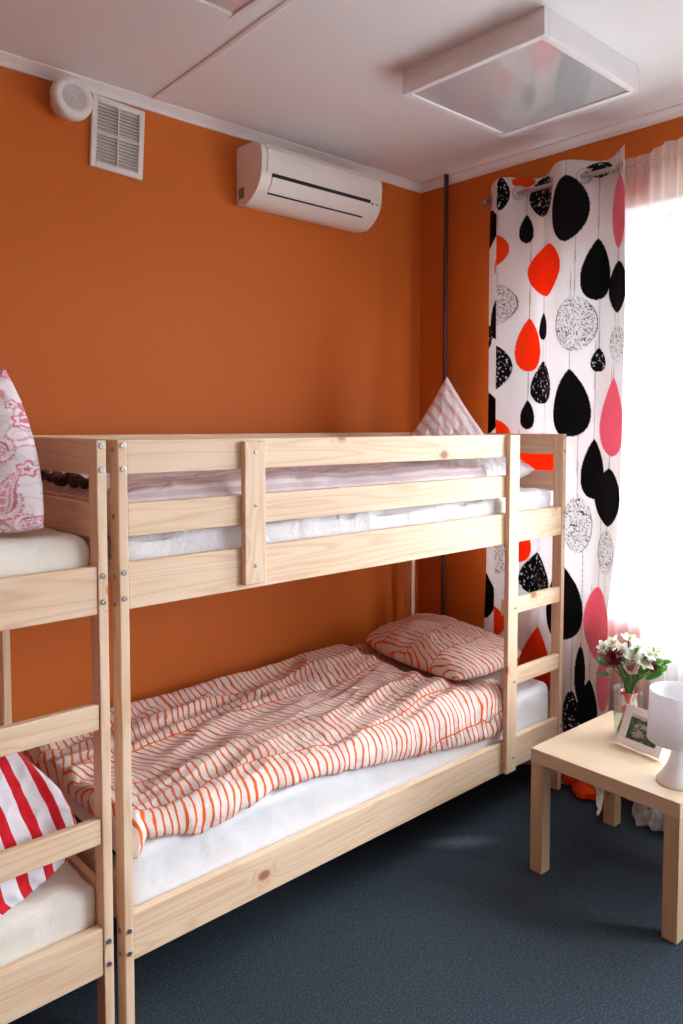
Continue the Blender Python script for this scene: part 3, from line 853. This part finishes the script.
    # rows run over z inside each column of t
    F = grid_faces(nt, nz+npool)
    root = empty('patterned_curtain', (2.115, .12, 0), 'white curtain printed with black, orange and pink drops hanging on a steel rod', 'curtain')
    off = np.array(root.location)
    o = mesh_np('drape', V-off, F, M['curtain'], root, col=C.reshape(-1, 3))
    so = o.modifiers.new('thick', 'SOLIDIFY'); so.thickness = .0012; so.offset = 0
    # steel eyelets where the rod passes through the cloth
    ks = [.05+.33*k/2+.0825 for k in range(-2, 3)]
    for yc in ks:
        if not (-.215 < yc < .47): continue
        sgn = 1 if round((yc-.1325)/.165) % 2 == 0 else -1
        Mx = Matrix.Translation((2.115-root.location.x, yc-root.location.y, 2.668)) @ Matrix.Rotation(math.radians(45)*sgn, 4, 'Z') @ Matrix.Rotation(PI/2, 4, 'X')
        bm = bmesh.new()
        ring = [(.019+.008*(1+math.cos(a)) /1, .0035*math.sin(a)) for a in np.linspace(0, 2*PI, 13)]
        add_lathe(bm, [(r+0, z) for r, z in ring], 32, Mx)
        obj_bm('eyelet', bm, M['chrome'], root, True)
curtain()
# rod
rod = empty('curtain_rod', (2.115, -.4, 2.668), 'brushed steel curtain rod threaded through the patterned curtain', 'curtain rod')
bm = bmesh.new(); add_tube(bm, [(0, .885, 0), (0, .5, 0), (0, .3, 0), (0, .218, 0)], .0105, 20); obj_bm('pole', bm, M['chrome'], rod, True)
for s, y in ((1, .885), (-1, .218)):
    bm = bmesh.new(); add_lathe(bm, [(.011, 0), (.015, .003), (.015, .022), (.012, .028), (.001, .030)], 24, Matrix.Translation((0, y, 0)) @ Matrix.Rotation(-PI/2*s, 4, 'X'), False)
    obj_bm('finial', bm, M['chrome'], rod, True)
for y in (.868, .250):
    bm = bmesh.new(); add_tube(bm, [(0, y, -.0), (.05, y, -.004), (XW-2.115, y, -.004)], .006, 12)
    add_lathe(bm, [(.001, 0), (.022, 0), (.022, .006), (.001, .007)], 24, Matrix.Translation((XW-2.115, y, -.004)) @ Matrix.Rotation(-PI/2, 4, 'Y'))
    obj_bm('bracket', bm, M['chrome'], rod, True)

# ------------------------------------------------------------------ sheer curtain
def sheer():
    ya, yb = -.07, -1.42
    ny, nz = 560, 190
    t = np.linspace(0, 1, ny)
    z1 = np.linspace(2.715, .03, nz); npool = 24
    Zr = np.concatenate([z1, np.full(npool, .03)]); pool = np.concatenate([np.zeros(nz), np.linspace(0, 1, npool+1)[1:]])
    Tg, Zg = np.meshgrid(t, Zr, indexing='ij'); P = np.repeat(pool[None], ny, 0)
    Y = ya + (yb-ya)*Tg
    s = np.clip((-.26-Y)/.14, 0, 1); s = s*s*(3-2*s)
    ph = Y*2*PI/.062 + 1.6*noise(Y*6, Zg*.35, 2)
    A = .006 + .013*s*(.6+.5*noise(Y*5, Zg*.5, 5)) * np.clip((2.72-Zg)/.25, .35, 1)
    X = 2.180 - s*.070 + A*np.sin(ph) - np.clip((.5-Zg)/.5, 0, 1)*.03*s
    tape = np.exp(-((Zg-2.655)/.012)**2); X = X - tape*.004 + tape*.004*np.sin(Y*2*PI/.014)
    keep = np.clip((-.26-Y)/.1, 0.04, 1)
    X = X - P*keep*(.075+.045*noise(Y*7, 1, 3)) + P*.02*noise(Y*25, P*4, 1)
    lump = np.clip(ridge(Y*9, P*2+1, 4), 0, 1)
    Z = Zg + (P > 0)*(.075*lump*np.sin(PI*P)**.8*keep + .01*(1-P) - .018*P)
    V = np.stack([X, Y, Z], -1).reshape(-1, 3)
    o = mesh_np('sheer_curtain', V, grid_faces(ny, nz+npool), M['sheer'])
    tag(o, 'sheer white voile curtain with a gathered top across the bright window', 'curtain')
sheer()
# thin wire through the gathered tape
bm = bmesh.new(); add_tube(bm, [(2.15, -.02, 2.668), (2.125, -.35, 2.668), (2.118, -1.0, 2.668), (2.118, -1.45, 2.668)], .0018, 8)
o = obj_bm('curtain_wire', bm, M['chrome'], None, True); tag(o, 'thin wire carrying the sheer voile above the window', 'curtain wire')

# ------------------------------------------------------------------ radiator
rad = empty('radiator', (2.17, -.82, .12), 'white panel radiator behind the sheer curtain below the window', 'radiator')
bm = bmesh.new()
add_box(bm, -.018, .012, -.46, .46, 0, .535, .006)
for k in range(24):
    y = -.44 + k*.0383
    add_box(bm, -.026, -.016, y-.011, y+.011, .03, .505, .004, 1)
obj_bm('panel', bm, M['radiator'], rad)
bm = bmesh.new()
for k in range(9): add_box(bm, -.022, .026, -.452+k*.1, -.452+k*.1+.088, .536, .546, .002)
obj_bm('top_grille', bm, M['radiator'], rad)
for y in (-.38, .38):
    box('bracket', M['radiator'], rad, .012, .043, y-.02, y+.02, .1, .45, .002)
for y in (-.40, .40):
    box('foot', M['radiator'], rad, -.014, .010, y-.02, y+.02, -.12, 0, .003)

# ------------------------------------------------------------------ air conditioner
ac = empty('air_conditioner', (1.040, YW, 2.540), 'white wall mounted air conditioner under the ceiling cornice', 'air conditioner')
Wc = .695
prof = [(0, .010), (-.06, .000), (-.105, .012), (-.150, .045), (-.178, .085), (-.186, .12), (-.190, .175), (-.186, .205), (-.172, .228), (-.13, .243), (-.06, .248), (0, .246)]
def smoothp(p, n=3):
    p = [Vector((a, b)) for a, b in p]; out = []
    for i in range(len(p)-1):
        p0, p1, p2, p3 = p[max(i-1, 0)], p[i], p[i+1], p[min(i+2, len(p)-1)]
        for k in range(n):
            t = k/n
            out.append(.5*((2*p1)+(p2-p0)*t+(2*p0-5*p1+4*p2-p3)*t*t+(3*p1-p0-3*p2+p3)*t**3))
    out.append(p[-1]); return [(q.x, q.y) for q in out]
sp = smoothp(prof)
bm = bmesh.new(); add_prism(bm, sp, 0, Wc, lambda a, b, t: (t, a, b))
bmesh.ops.bevel(bm, geom=[e for e in bm.edges if abs(e.verts[0].co.x-e.verts[1].co.x) < 1e-6], offset=.006, segments=3, affect='EDGES')
obj_bm('body', bm, M['ac_plastic'], ac)
# front panel: thin skin over the upper front
fp = [(-.1905, .112), (-.196, .176), (-.191, .209), (-.176, .233), (-.130, .249), (-.128, .245), (-.173, .229), (-.187, .206), (-.191, .175), (-.186, .114)]
bm = bmesh.new(); add_prism(bm, fp, .028, Wc-.004, lambda a, b, t: (t, a, b)); obj_bm('front_panel', bm, M['ac_plastic'], ac)
# outlet slot and flap
sl = [(-.1905, .100), (-.1915, .114), (-.180, .114), (-.180, .100)]
bm = bmesh.new(); add_prism(bm, sl, .055, Wc-.075, lambda a, b, t: (t, a, b)); obj_bm('outlet_slot', bm, M['dark'], ac)
fl = [(-.1895, .099), (-.185, .082), (-.170, .060), (-.1555, .043), (-.152, .046), (-.166, .064), (-.180, .084), (-.184, .099)]
bm = bmesh.new(); add_prism(bm, fl, .055, Wc-.075, lambda a, b, t: (t, a, b)); obj_bm('louver_flap', bm, M['ac_plastic'], ac)
bm = bmesh.new(); add_prism(bm, [(-.1562, .0405), (-.1530, .0360), (-.148, .0395), (-.152, .0440)], .055, Wc-.095, lambda a, b, t: (t, a, b)); obj_bm('outlet_slot', bm, M['dark'], ac)
for (y, s_) in ((Wc-.060, .0045), (Wc-.035, .003), (Wc-.025, .003)):
    bm = bmesh.new(); add_lathe(bm, [(.0003, .0015), (s_, .001), (s_, -.004)], 14, Matrix.Translation((y, -.1895, .100)) @ Matrix.Rotation(PI/2, 4, 'X'))
    obj_bm('indicator', bm, M['dark'] if s_ > .004 else M['grey'], ac)
o = box('rating_sticker', M['grey'], ac, -.0012, .0004, -.060, -.022, .030, .075, 0)

# ------------------------------------------------------------------ vent grille
M['vent_back'] = plain('vent_duct_grey', (.42, .38, .36), .7)
vent = empty('vent_grille', (.497, YW-.0005, 2.697), 'white louvred ventilation grille on the orange wall below the cornice', 'vent')
vent.rotation_euler = (0, math.radians(3.0), 0)
vw, vh = .212, .264
bm = bmesh.new()
for a in ((-vw/2, -vw/2+.022, -vh/2, vh/2), (vw/2-.022, vw/2, -vh/2, vh/2), (-vw/2+.022, vw/2-.022, -vh/2, -vh/2+.022), (-vw/2+.022, vw/2-.022, vh/2-.022, vh/2)):
    add_box(bm, a[0], a[1], -.016, 0, a[2], a[3], .003)
obj_bm('frame', bm, M['white_plastic'], vent)
bm = bmesh.new(); add_box(bm, -.003, .003, -.015, -.002, -vh/2+.02, vh/2-.02, .001); add_box(bm, -vw/2+.02, vw/2-.02, -.0145, -.002, -.004, .004, .001)
obj_bm('crossbar', bm, M['white_plastic'], vent)
box('backing', M['vent_back'], vent, -vw/2+.01, vw/2-.01, -.0015, 0, -vh/2+.01, vh/2-.01, 0)
bm = bmesh.new()
for k in range(17):
    z = -vh/2+.030 + k*.01275
    add_prism(bm, [(-.0135, z-.0060), (-.0125, z-.0066), (-.003, z+.0026), (-.0040, z+.0034)], -vw/2+.021, vw/2-.021, lambda a, b, t: (t, a, b))
obj_bm('louvre', bm, M['white_plastic'], vent)

# ------------------------------------------------------------------ round wall speaker
spk = empty('wall_speaker', (.292, YW, 2.765), 'round white wall speaker with a perforated centre beside the vent grille', 'speaker')
Rx = Matrix.Rotation(PI/2, 4, 'X')
bm = bmesh.new(); add_lathe(bm, [(.048, .0), (.048, .052), (.066, .056), (.073, .062), (.0745, .072), (.073, .088), (.069, .096), (.062, .100), (.047, .1015), (.045, .0985), (.001, .0985)], 56, Rx)
obj_bm('housing', bm, M['white_plastic'], spk, True)
bm = bmesh.new()
for k, r in enumerate((.010, .016, .022, .028, .034, .040)):
    add_lathe(bm, [(r-.0018, .0980), (r-.0015, .1002), (r+.0015, .1002), (r+.0018, .0980)], 40, Rx)
for k in range(12):
    a = 2*PI*k/12; add_box(bm, -.0008, .0008, -.1, -.098, .008, .042) ; 
    bmesh.ops.rotate(bm, verts=bm.verts[-8:] if False else [v for v in bm.verts][-8:], cent=(0, 0, 0), matrix=Matrix.Rotation(a, 3, 'Y'))
obj_bm('grille', bm, plain('speaker_grille', (.60, .57, .56), .5), spk)
bm = bmesh.new(); add_lathe(bm, [(.005, .098), (.005, .1025), (.003, .1035), (.0003, .1037)], 16, Rx); obj_bm('centre_cap', bm, M['white_plastic'], spk, True)

# ------------------------------------------------------------------ ceiling lights
def ceiling_light(cx, cy, label):
    L = empty('ceiling_light', (cx, cy, ZC), label, 'ceiling light', 'square ceiling lights')
    h, w = .592/2, .086
    bm = bmesh.new()
    for s in (-1, 1):
        add_box(bm, s*h - (.02 if s > 0 else 0), s*h + (0 if s > 0 else .02), -h, h, -.05, 0, .002)
        add_box(bm, -h+.02, h-.02, s*h - (.02 if s > 0 else 0), s*h + (0 if s > 0 else .02), -.05, 0, .002)
    obj_bm('body', bm, M['lampbody'], L)
    bm = bmesh.new(); f = .026; g = h+.0015
    for s in (-1, 1):
        add_box(bm, min(s*g, s*(g-f)), max(s*g, s*(g-f)), -g, g, -w, -.048, .003)
        add_box(bm, -g+f, g-f, min(s*g, s*(g-f)), max(s*g, s*(g-f)), -w, -.048, .003)
    obj_bm('rim', bm, M['lampbody'], L)
    box('diffuser', M['diffuser'], L, -h+.022, h-.022, -h+.022, h-.022, -w+.006, -w+.010, 0)
    return L
M['lampbody'] = plain('light_housing', (.80, .78, .79), .4)
ceiling_light(1.468, -.155, 'box shaped square ceiling light in full view, its glossy diffuser mirroring the patterned curtain')
ceiling_light(.150, -.172, 'square ceiling light beside the joint strip, mostly beyond the top picture edge')

# ------------------------------------------------------------------ side table
M['birch_leg_shaded'] = m_pine('birch_leg_shaded_veneer', 2, (.57, .405, .25), (.47, .31, .175))  # darker birch: the shade on the legs is put into the colour
tb = empty('side_table', (1.434, -.262, 0), 'square birch side table on the blue carpet by the window', 'side table', None, math.radians(-1.26))
s_ = .55
box('tabletop', M['birch'], tb, 0, s_, -s_, 0, .400, .450, .002)
for ix in (0, 1):
    for iy in (0, 1):
        x = .0015 if ix == 0 else s_-.0515; y = -.0515 if iy == 0 else -s_+.0015
        box('leg', M['birch_leg_shaded'], tb, x, x+.05, y, y+.05, 0, .3995, .0015)

# vase
vx, vy, TZ = 1.80, -.437, .4505
vase = empty('glass_vase', (vx, vy, TZ), 'clear glass vase standing on the birch table behind the picture frame', 'vase')
bm = bmesh.new()
out = [(.0005, 0), (.040, 0), (.044, .004), (.047, .03), (.050, .09), (.054, .15), (.056, .172)]
inn = [(.0545, .1735), (.0525, .172), (.0505, .15), (.0465, .09), (.0435, .03), (.041, .012), (.0005, .011)]
add_lathe(bm, out+inn, 48); obj_bm('vessel', bm, M['glass'], vase, True)
bm = bmesh.new(); add_lathe(bm, [(.0005, .0115), (.0405, .0125), (.0430, .03), (.0455, .075), (.0005, .075)], 40); obj_bm('water', bm, M['water'], vase, True)

# bouquet: stems, leaves and flowers
bq = empty('bouquet', (vx, vy, TZ+.0125), 'bouquet of white, blush and crimson flowers in the glass vase', 'bouquet')
rb = random.Random(11)
tie = Vector((.004, -.004, .135))
heads = []
def stem(foot, head):
    pts = []
    for k in range(9):
        t = k/8
        if t < .5:
            q = t/.5; p = Vector(foot).lerp(tie + Vector((foot[0]*-.30, foot[1]*-.30, 0)), q)
        else:
            q = (t-.5)/.5; p = (tie + Vector((foot[0]*-.30, foot[1]*-.30, 0))).lerp(Vector(head), q); 
            p += Vector((head[0], head[1], 0))*(-.18*math.sin(PI*q))
        pts.append(p)
    bm = bmesh.new(); add_tube(bm, pts, .0026, 7); obj_bm('stem', bm, M['stem'], bq, True)
def petal(bm, c, d, up, L, W, curl=.3, n=5):
    d = Vector(d).normalized(); up = Vector(up).normalized(); side = d.cross(up).normalized(); up = side.cross(d)
    rows = []
    for i in range(n+1):
        t = i/n; w = W*math.sin(PI*(.08+.88*t))**.8
        p = Vector(c) + d*(L*t) + up*(curl*L*t*t)
        rows.append([bm.verts.new(p - side*w + up*.12*w), bm.verts.new(p - up*.10*w), bm.verts.new(p + side*w + up*.12*w)])
    for i in range(n):
        for k in range(2): bm.faces.new((rows[i][k], rows[i][k+1], rows[i+1][k+1], rows[i+1][k]))
def ruff(bm): bmesh.ops.solidify(bm, geom=bm.faces[:], thickness=.0007)
def bloom(name, mat, c, ax, kind, size):
    ax = Vector(ax).normalized(); a = ax.orthogonal().normalized(); b = ax.cross(a)
    bm = bmesh.new()
    if kind == 'lily':
        for k in range(6):
            an = 2*PI*k/6 + rb.random()*.2; d = a*math.cos(an)+b*math.sin(an)
            petal(bm, c, d*.85+ax*.62, ax, size*(1 if k % 2 else .9), size*.30, -.18)
    elif kind == 'rose':
        for ring, (nn, tilt, L) in enumerate(((6, .35, 1.0), (5, 1.0, .85), (4, 2.2, .7), (3, 5, .55))):
            for k in range(nn):
                an = 2*PI*k/nn + ring*.6; d = a*math.cos(an)+b*math.sin(an)
                petal(bm, Vector(c), d+ax*tilt, ax, size*L, size*.42, .35)
    else:
        for ring, (nn, tilt, L) in enumerate(((16, .12, 1.0), (14, .45, .85), (11, 1.0, .65), (8, 2.4, .45))):
            for k in range(nn):
                an = 2*PI*k/nn + ring*.21; d = a*math.cos(an)+b*math.sin(an)
                petal(bm, Vector(c), d+ax*tilt, ax, size*L, size*.13, .15)
    ruff(bm)
    o = obj_bm(name, bm, mat, bq, True)
    if kind == 'lily':
        bm = bmesh.new()
        for k in range(6):
            an = 2*PI*k/6+.4; d = a*math.cos(an)*.3+b*math.sin(an)*.3+ax
            add_tube(bm, [Vector(c), Vector(c)+d*size*.3, Vector(c)+d*size*.62], .0011, 5)
        o2 = obj_bm('stamen', bm, M['petal_yellow'], o, True)
    return o
# camera-side directions in the bouquet's own frame: -x,-y faces the room
def loc(a, d, z):
    """a across the bunch (towards the window corner negative), d depth towards the room, z up"""
    ex = Vector((.70, -.714, 0)); ey = Vector((-.714, -.70, 0))
    return ex*a + ey*d + Vector((0, 0, z))
spec = [(-.060, .030, .235, 'aster', 'r', .036), (-.010, .060, .205, 'rose', 'c', .030), (-.028, .020, .262, 'lily', 'w', .036), (.000, .045, .245, 'lily', 'w', .032),
        (.038, .050, .228, 'lily', 'w', .036), (.022, .020, .275, 'lily', 'w', .034), (.060, .040, .240, 'aster', 'r', .026), (.072, .045, .205, 'aster', 'r', .022),
        (.092, .02, .262, 'lily', 'w', .032), (-.085, -.01, .268, 'lily', 'w', .030), (-.050, -.02, .285, 'lily', 'w', .030), (.052, -.02, .270, 'lily', 'w', .034),
        (.010, -.03, .295, 'lily', 'w', .034), (.098, .025, .215, 'lily', 'w', .030), (.055, .055, .262, 'lily', 'w', .028), (.115, .0, .235, 'lily', 'w', .028)]
for i, (a, d, z, kind, c, size) in enumerate(spec):
    h = loc(a, d, .258+(z-.205)*.85); size *= 1.15
    an = 2*PI*i/len(spec); ft = (.028*math.cos(an*5), .028*math.sin(an*5), .003)
    stem(ft, h)
    ax = Vector((h.x*1.4, h.y*1.4, .09)) + loc(0, .08, 0)*.9
    bloom('flower', {'r': M['petal_red'], 'c': M['petal_cream'], 'w': M['petal_white']}[c], h, ax, {'aster': 'aster'}.get(kind, kind), size)
for i in range(34):
    t = rb.random(); a = rb.uniform(-.10, .12); d = rb.uniform(-.05, .055); z = rb.uniform(.185, .285)
    if i < 8: a = -.095 + .008*i; z = .235 + .006*i; d = .0
    if 8 <= i < 14: a = .075+.009*(i-8); z = .19+.012*(i-8); d = .02
    z += .045; c = loc(a*.80, d*.8, z-.030)
    dr = loc(a*1.6 + rb.uniform(-.04, .04), d*.8+.01, .05+rb.uniform(-.02, .04))
    bm = bmesh.new(); petal(bm, c, dr, Vector((-.5, -.5, .8)), rb.uniform(.042, .062), rb.uniform(.009, .014), rb.uniform(-.25, .1), 6); ruff(bm)
    obj_bm('leaf', bm, M['leaf'], bq, True)
for i in range(20):
    an = 2*PI*i/20; ft = (.032*math.cos(an*3), .032*math.sin(an*3), .003)
    stem(ft, loc(rb.uniform(-.085, .095), rb.uniform(-.02, .05), rb.uniform(.245, .275)))
bm = bmesh.new(); add_lathe(bm, [(.031, .078), (.030, .10), (.029, .125), (.0305, .152), (.0295, .152), (.028, .125), (.029, .10), (.030, .078)], 40, Matrix.Translation((tie.x, tie.y, 0)))
o = obj_bm('ribbon_wrap', bm, M['wrap'], bq, True); o['label'] = 'red and white ribbon wrap round the stems'

# picture frame
fr = empty('picture_frame', (1.694, -.458, TZ), 'small white picture frame with a garden photograph leaning back on the birch table', 'picture frame')
e1 = Vector((-.152, -.988, 0)).normalized(); nb = Vector((.988, -.152, 0)); lean = math.radians(27)
upv = (nb*math.sin(lean) + Vector((0, 0, 1))*math.cos(lean)).normalized(); nf = e1.cross(upv).normalized()
if nf.x > 0: nf = -nf
FW, FH, bw, ft = .178, .142, .026, .014
Mf = Matrix((e1, upv, nf)).transposed().to_4x4(); Mf.translation = (0, 0, .006)
def fbox(bm, a0, a1, b0, b1, c0, c1, bev=.0015):
    n0 = len(bm.verts); add_box(bm, a0, a1, b0, b1, c0, c1, bev); bm.verts.ensure_lookup_table()
    for v in bm.verts[n0:]: v.co = Mf @ v.co
bm = bmesh.new()
fbox(bm, 0, FW, 0, bw, 0, ft); fbox(bm, 0, FW, FH-bw, FH, 0, ft); fbox(bm, 0, bw, bw, FH-bw, 0, ft); fbox(bm, FW-bw, FW, bw, FH-bw, 0, ft)
obj_bm('moulding', bm, M['frame_white'], fr)
me = bpy.data.meshes.new('photograph')
cs = [(bw-.002, bw-.002), (FW-bw+.002, bw-.002), (FW-bw+.002, FH-bw+.002), (bw-.002, FH-bw+.002)]
me.from_pydata([Mf @ Vector((a, b, .005)) for a, b in cs], [], [(0, 1, 2, 3)])
uvl = me.uv_layers.new(name='UVMap')
for li, (a, b) in enumerate(((0, 0), (1, 0), (1, 1), (0, 1))): uvl.data[li].uv = (a, b)
me.materials.append(M['photo']); link(bpy.data.objects.new('photograph', me), fr)
bm = bmesh.new(); fbox(bm, .004, FW-.004, .004, FH-.004, -.0035, .0015, 0); obj_bm('backing', bm, M['board'], fr)
bm = bmesh.new()
top = Mf @ Vector((FW/2, FH*.72, -.004)); ftp = Vector((top.x+.052, top.y-.008, .0005))
w = e1*.02
vs = [bm.verts.new(p) for p in (top-w, top+w, ftp+w*1.5, ftp-w*1.5)]
bm.faces.new(vs); bmesh.ops.solidify(bm, geom=bm.faces[:], thickness=.002)
obj_bm('easel_strut', bm, M['board'], fr)

# table lamp
lp = empty('table_lamp', (1.560, -.742, TZ), 'white table lamp with a drum shade on the birch table', 'table lamp')
bm = bmesh.new()
add_lathe(bm, [(.0005, 0), (.066, 0), (.0675, .003), (.066, .008), (.052, .028), (.036, .055), (.026, .085), (.0215, .115), (.020, .150), (.020, .165), (.0005, .165)], 56)
obj_bm('base', bm, M['lamp'], lp, True)
bm = bmesh.new(); add_lathe(bm, [(.014, .1655), (.014, .20), (.012, .21), (.0005, .21)], 24); obj_bm('socket', bm, M['lamp'], lp, True)
bm = bmesh.new(); add_lathe(bm, [(.0985, .139), (.0930, .302), (.0910, .302), (.0965, .139)], 64)
sh = obj_bm('lamp_shade', bm, M['shade'], lp, True)
bm = bmesh.new()
for k in range(3):
    a = 2*PI*k/3+.5; add_tube(bm, [(.012*math.cos(a), .012*math.sin(a), .205), (.0962*math.cos(a), .0962*math.sin(a), .205)], .0018, 8)
obj_bm('shade_carrier', bm, M['lamp'], lp, True)

# ------------------------------------------------------------------ light
W = bpy.data.worlds.new('World'); S.world = W; W.use_nodes = True
nt = W.node_tree; nt.nodes.clear()
bg = nt.nodes.new('ShaderNodeBackground'); wo = nt.nodes.new('ShaderNodeOutputWorld'); nt.links.new(bg.outputs[0], wo.inputs[0])
# overcast sky: brighter overhead, dim ground below the horizon
tc = nt.nodes.new('ShaderNodeTexCoord'); sx = nt.nodes.new('ShaderNodeSeparateXYZ'); nt.links.new(tc.outputs['Generated'], sx.inputs[0])
rp = nt.nodes.new('ShaderNodeValToRGB'); mr = nt.nodes.new('ShaderNodeMapRange')
nt.links.new(sx.outputs[2], mr.inputs[0]); mr.inputs[1].default_value = -1; mr.inputs[2].default_value = 1
nt.links.new(mr.outputs[0], rp.inputs[0])
e = rp.color_ramp.elements
e[0].position = .485; e[0].color = (.12, .12, .115, 1); e[1].position = .515; e[1].color = (.46, .50, .545, 1)
x = e.new(.75); x.color = (.85, .92, 1.0, 1); x = e.new(1.0); x.color = (1.08, 1.18, 1.30, 1)
nt.links.new(rp.outputs[0], bg.inputs[0]); bg.inputs[1].default_value = 36.0
for w in WIN:
    ld = bpy.data.lights.new('window_portal', 'AREA'); ld.shape = 'RECTANGLE'
    ld.size = w[1]-w[0]; ld.size_y = w[3]-w[2]; ld.cycles.is_portal = True
    lo = bpy.data.objects.new('window_portal', ld); link(lo)
    lo.location = (XW+.26, (w[0]+w[1])/2, (w[2]+w[3])/2); lo.rotation_euler = (PI/2, 0, PI/2)

# ------------------------------------------------------------------ camera
f, cx_, cy_ = 771.33, 354.36, 466.14
yaw, pitch, roll = math.radians(47.19), math.radians(-3.08), math.radians(.09)
cam = bpy.data.cameras.new('Camera'); co = bpy.data.objects.new('Camera', cam); link(co)
fwd = Vector((math.cos(yaw)*math.cos(pitch), math.sin(yaw)*math.cos(pitch), math.sin(pitch)))
r0 = fwd.cross(Vector((0, 0, 1))).normalized(); u0 = r0.cross(fwd)
r1 = r0*math.cos(roll) + u0*math.sin(roll); u1 = -r0*math.sin(roll) + u0*math.cos(roll)
R = Matrix((r1, u1, -fwd)).transposed().to_4x4(); R.translation = (-.8787, -1.8226, 1.6091)
co.matrix_world = R
cam.sensor_fit = 'VERTICAL'; cam.sensor_height = 36; cam.sensor_width = 24
cam.lens = f*36/1024
cam.shift_x = (341.5-cx_)/1024; cam.shift_y = (cy_-512)/1024
cam.clip_start = .05
S.camera = co
S.view_settings.view_transform = 'Standard'; S.view_settings.look = 'None'
S.view_settings.gamma = 1; S.view_settings.use_curve_mapping = False
S.view_settings.exposure = 0.0
S.cycles.max_bounces = 12; S.cycles.diffuse_bounces = 6; S.cycles.transparent_max_bounces = 16
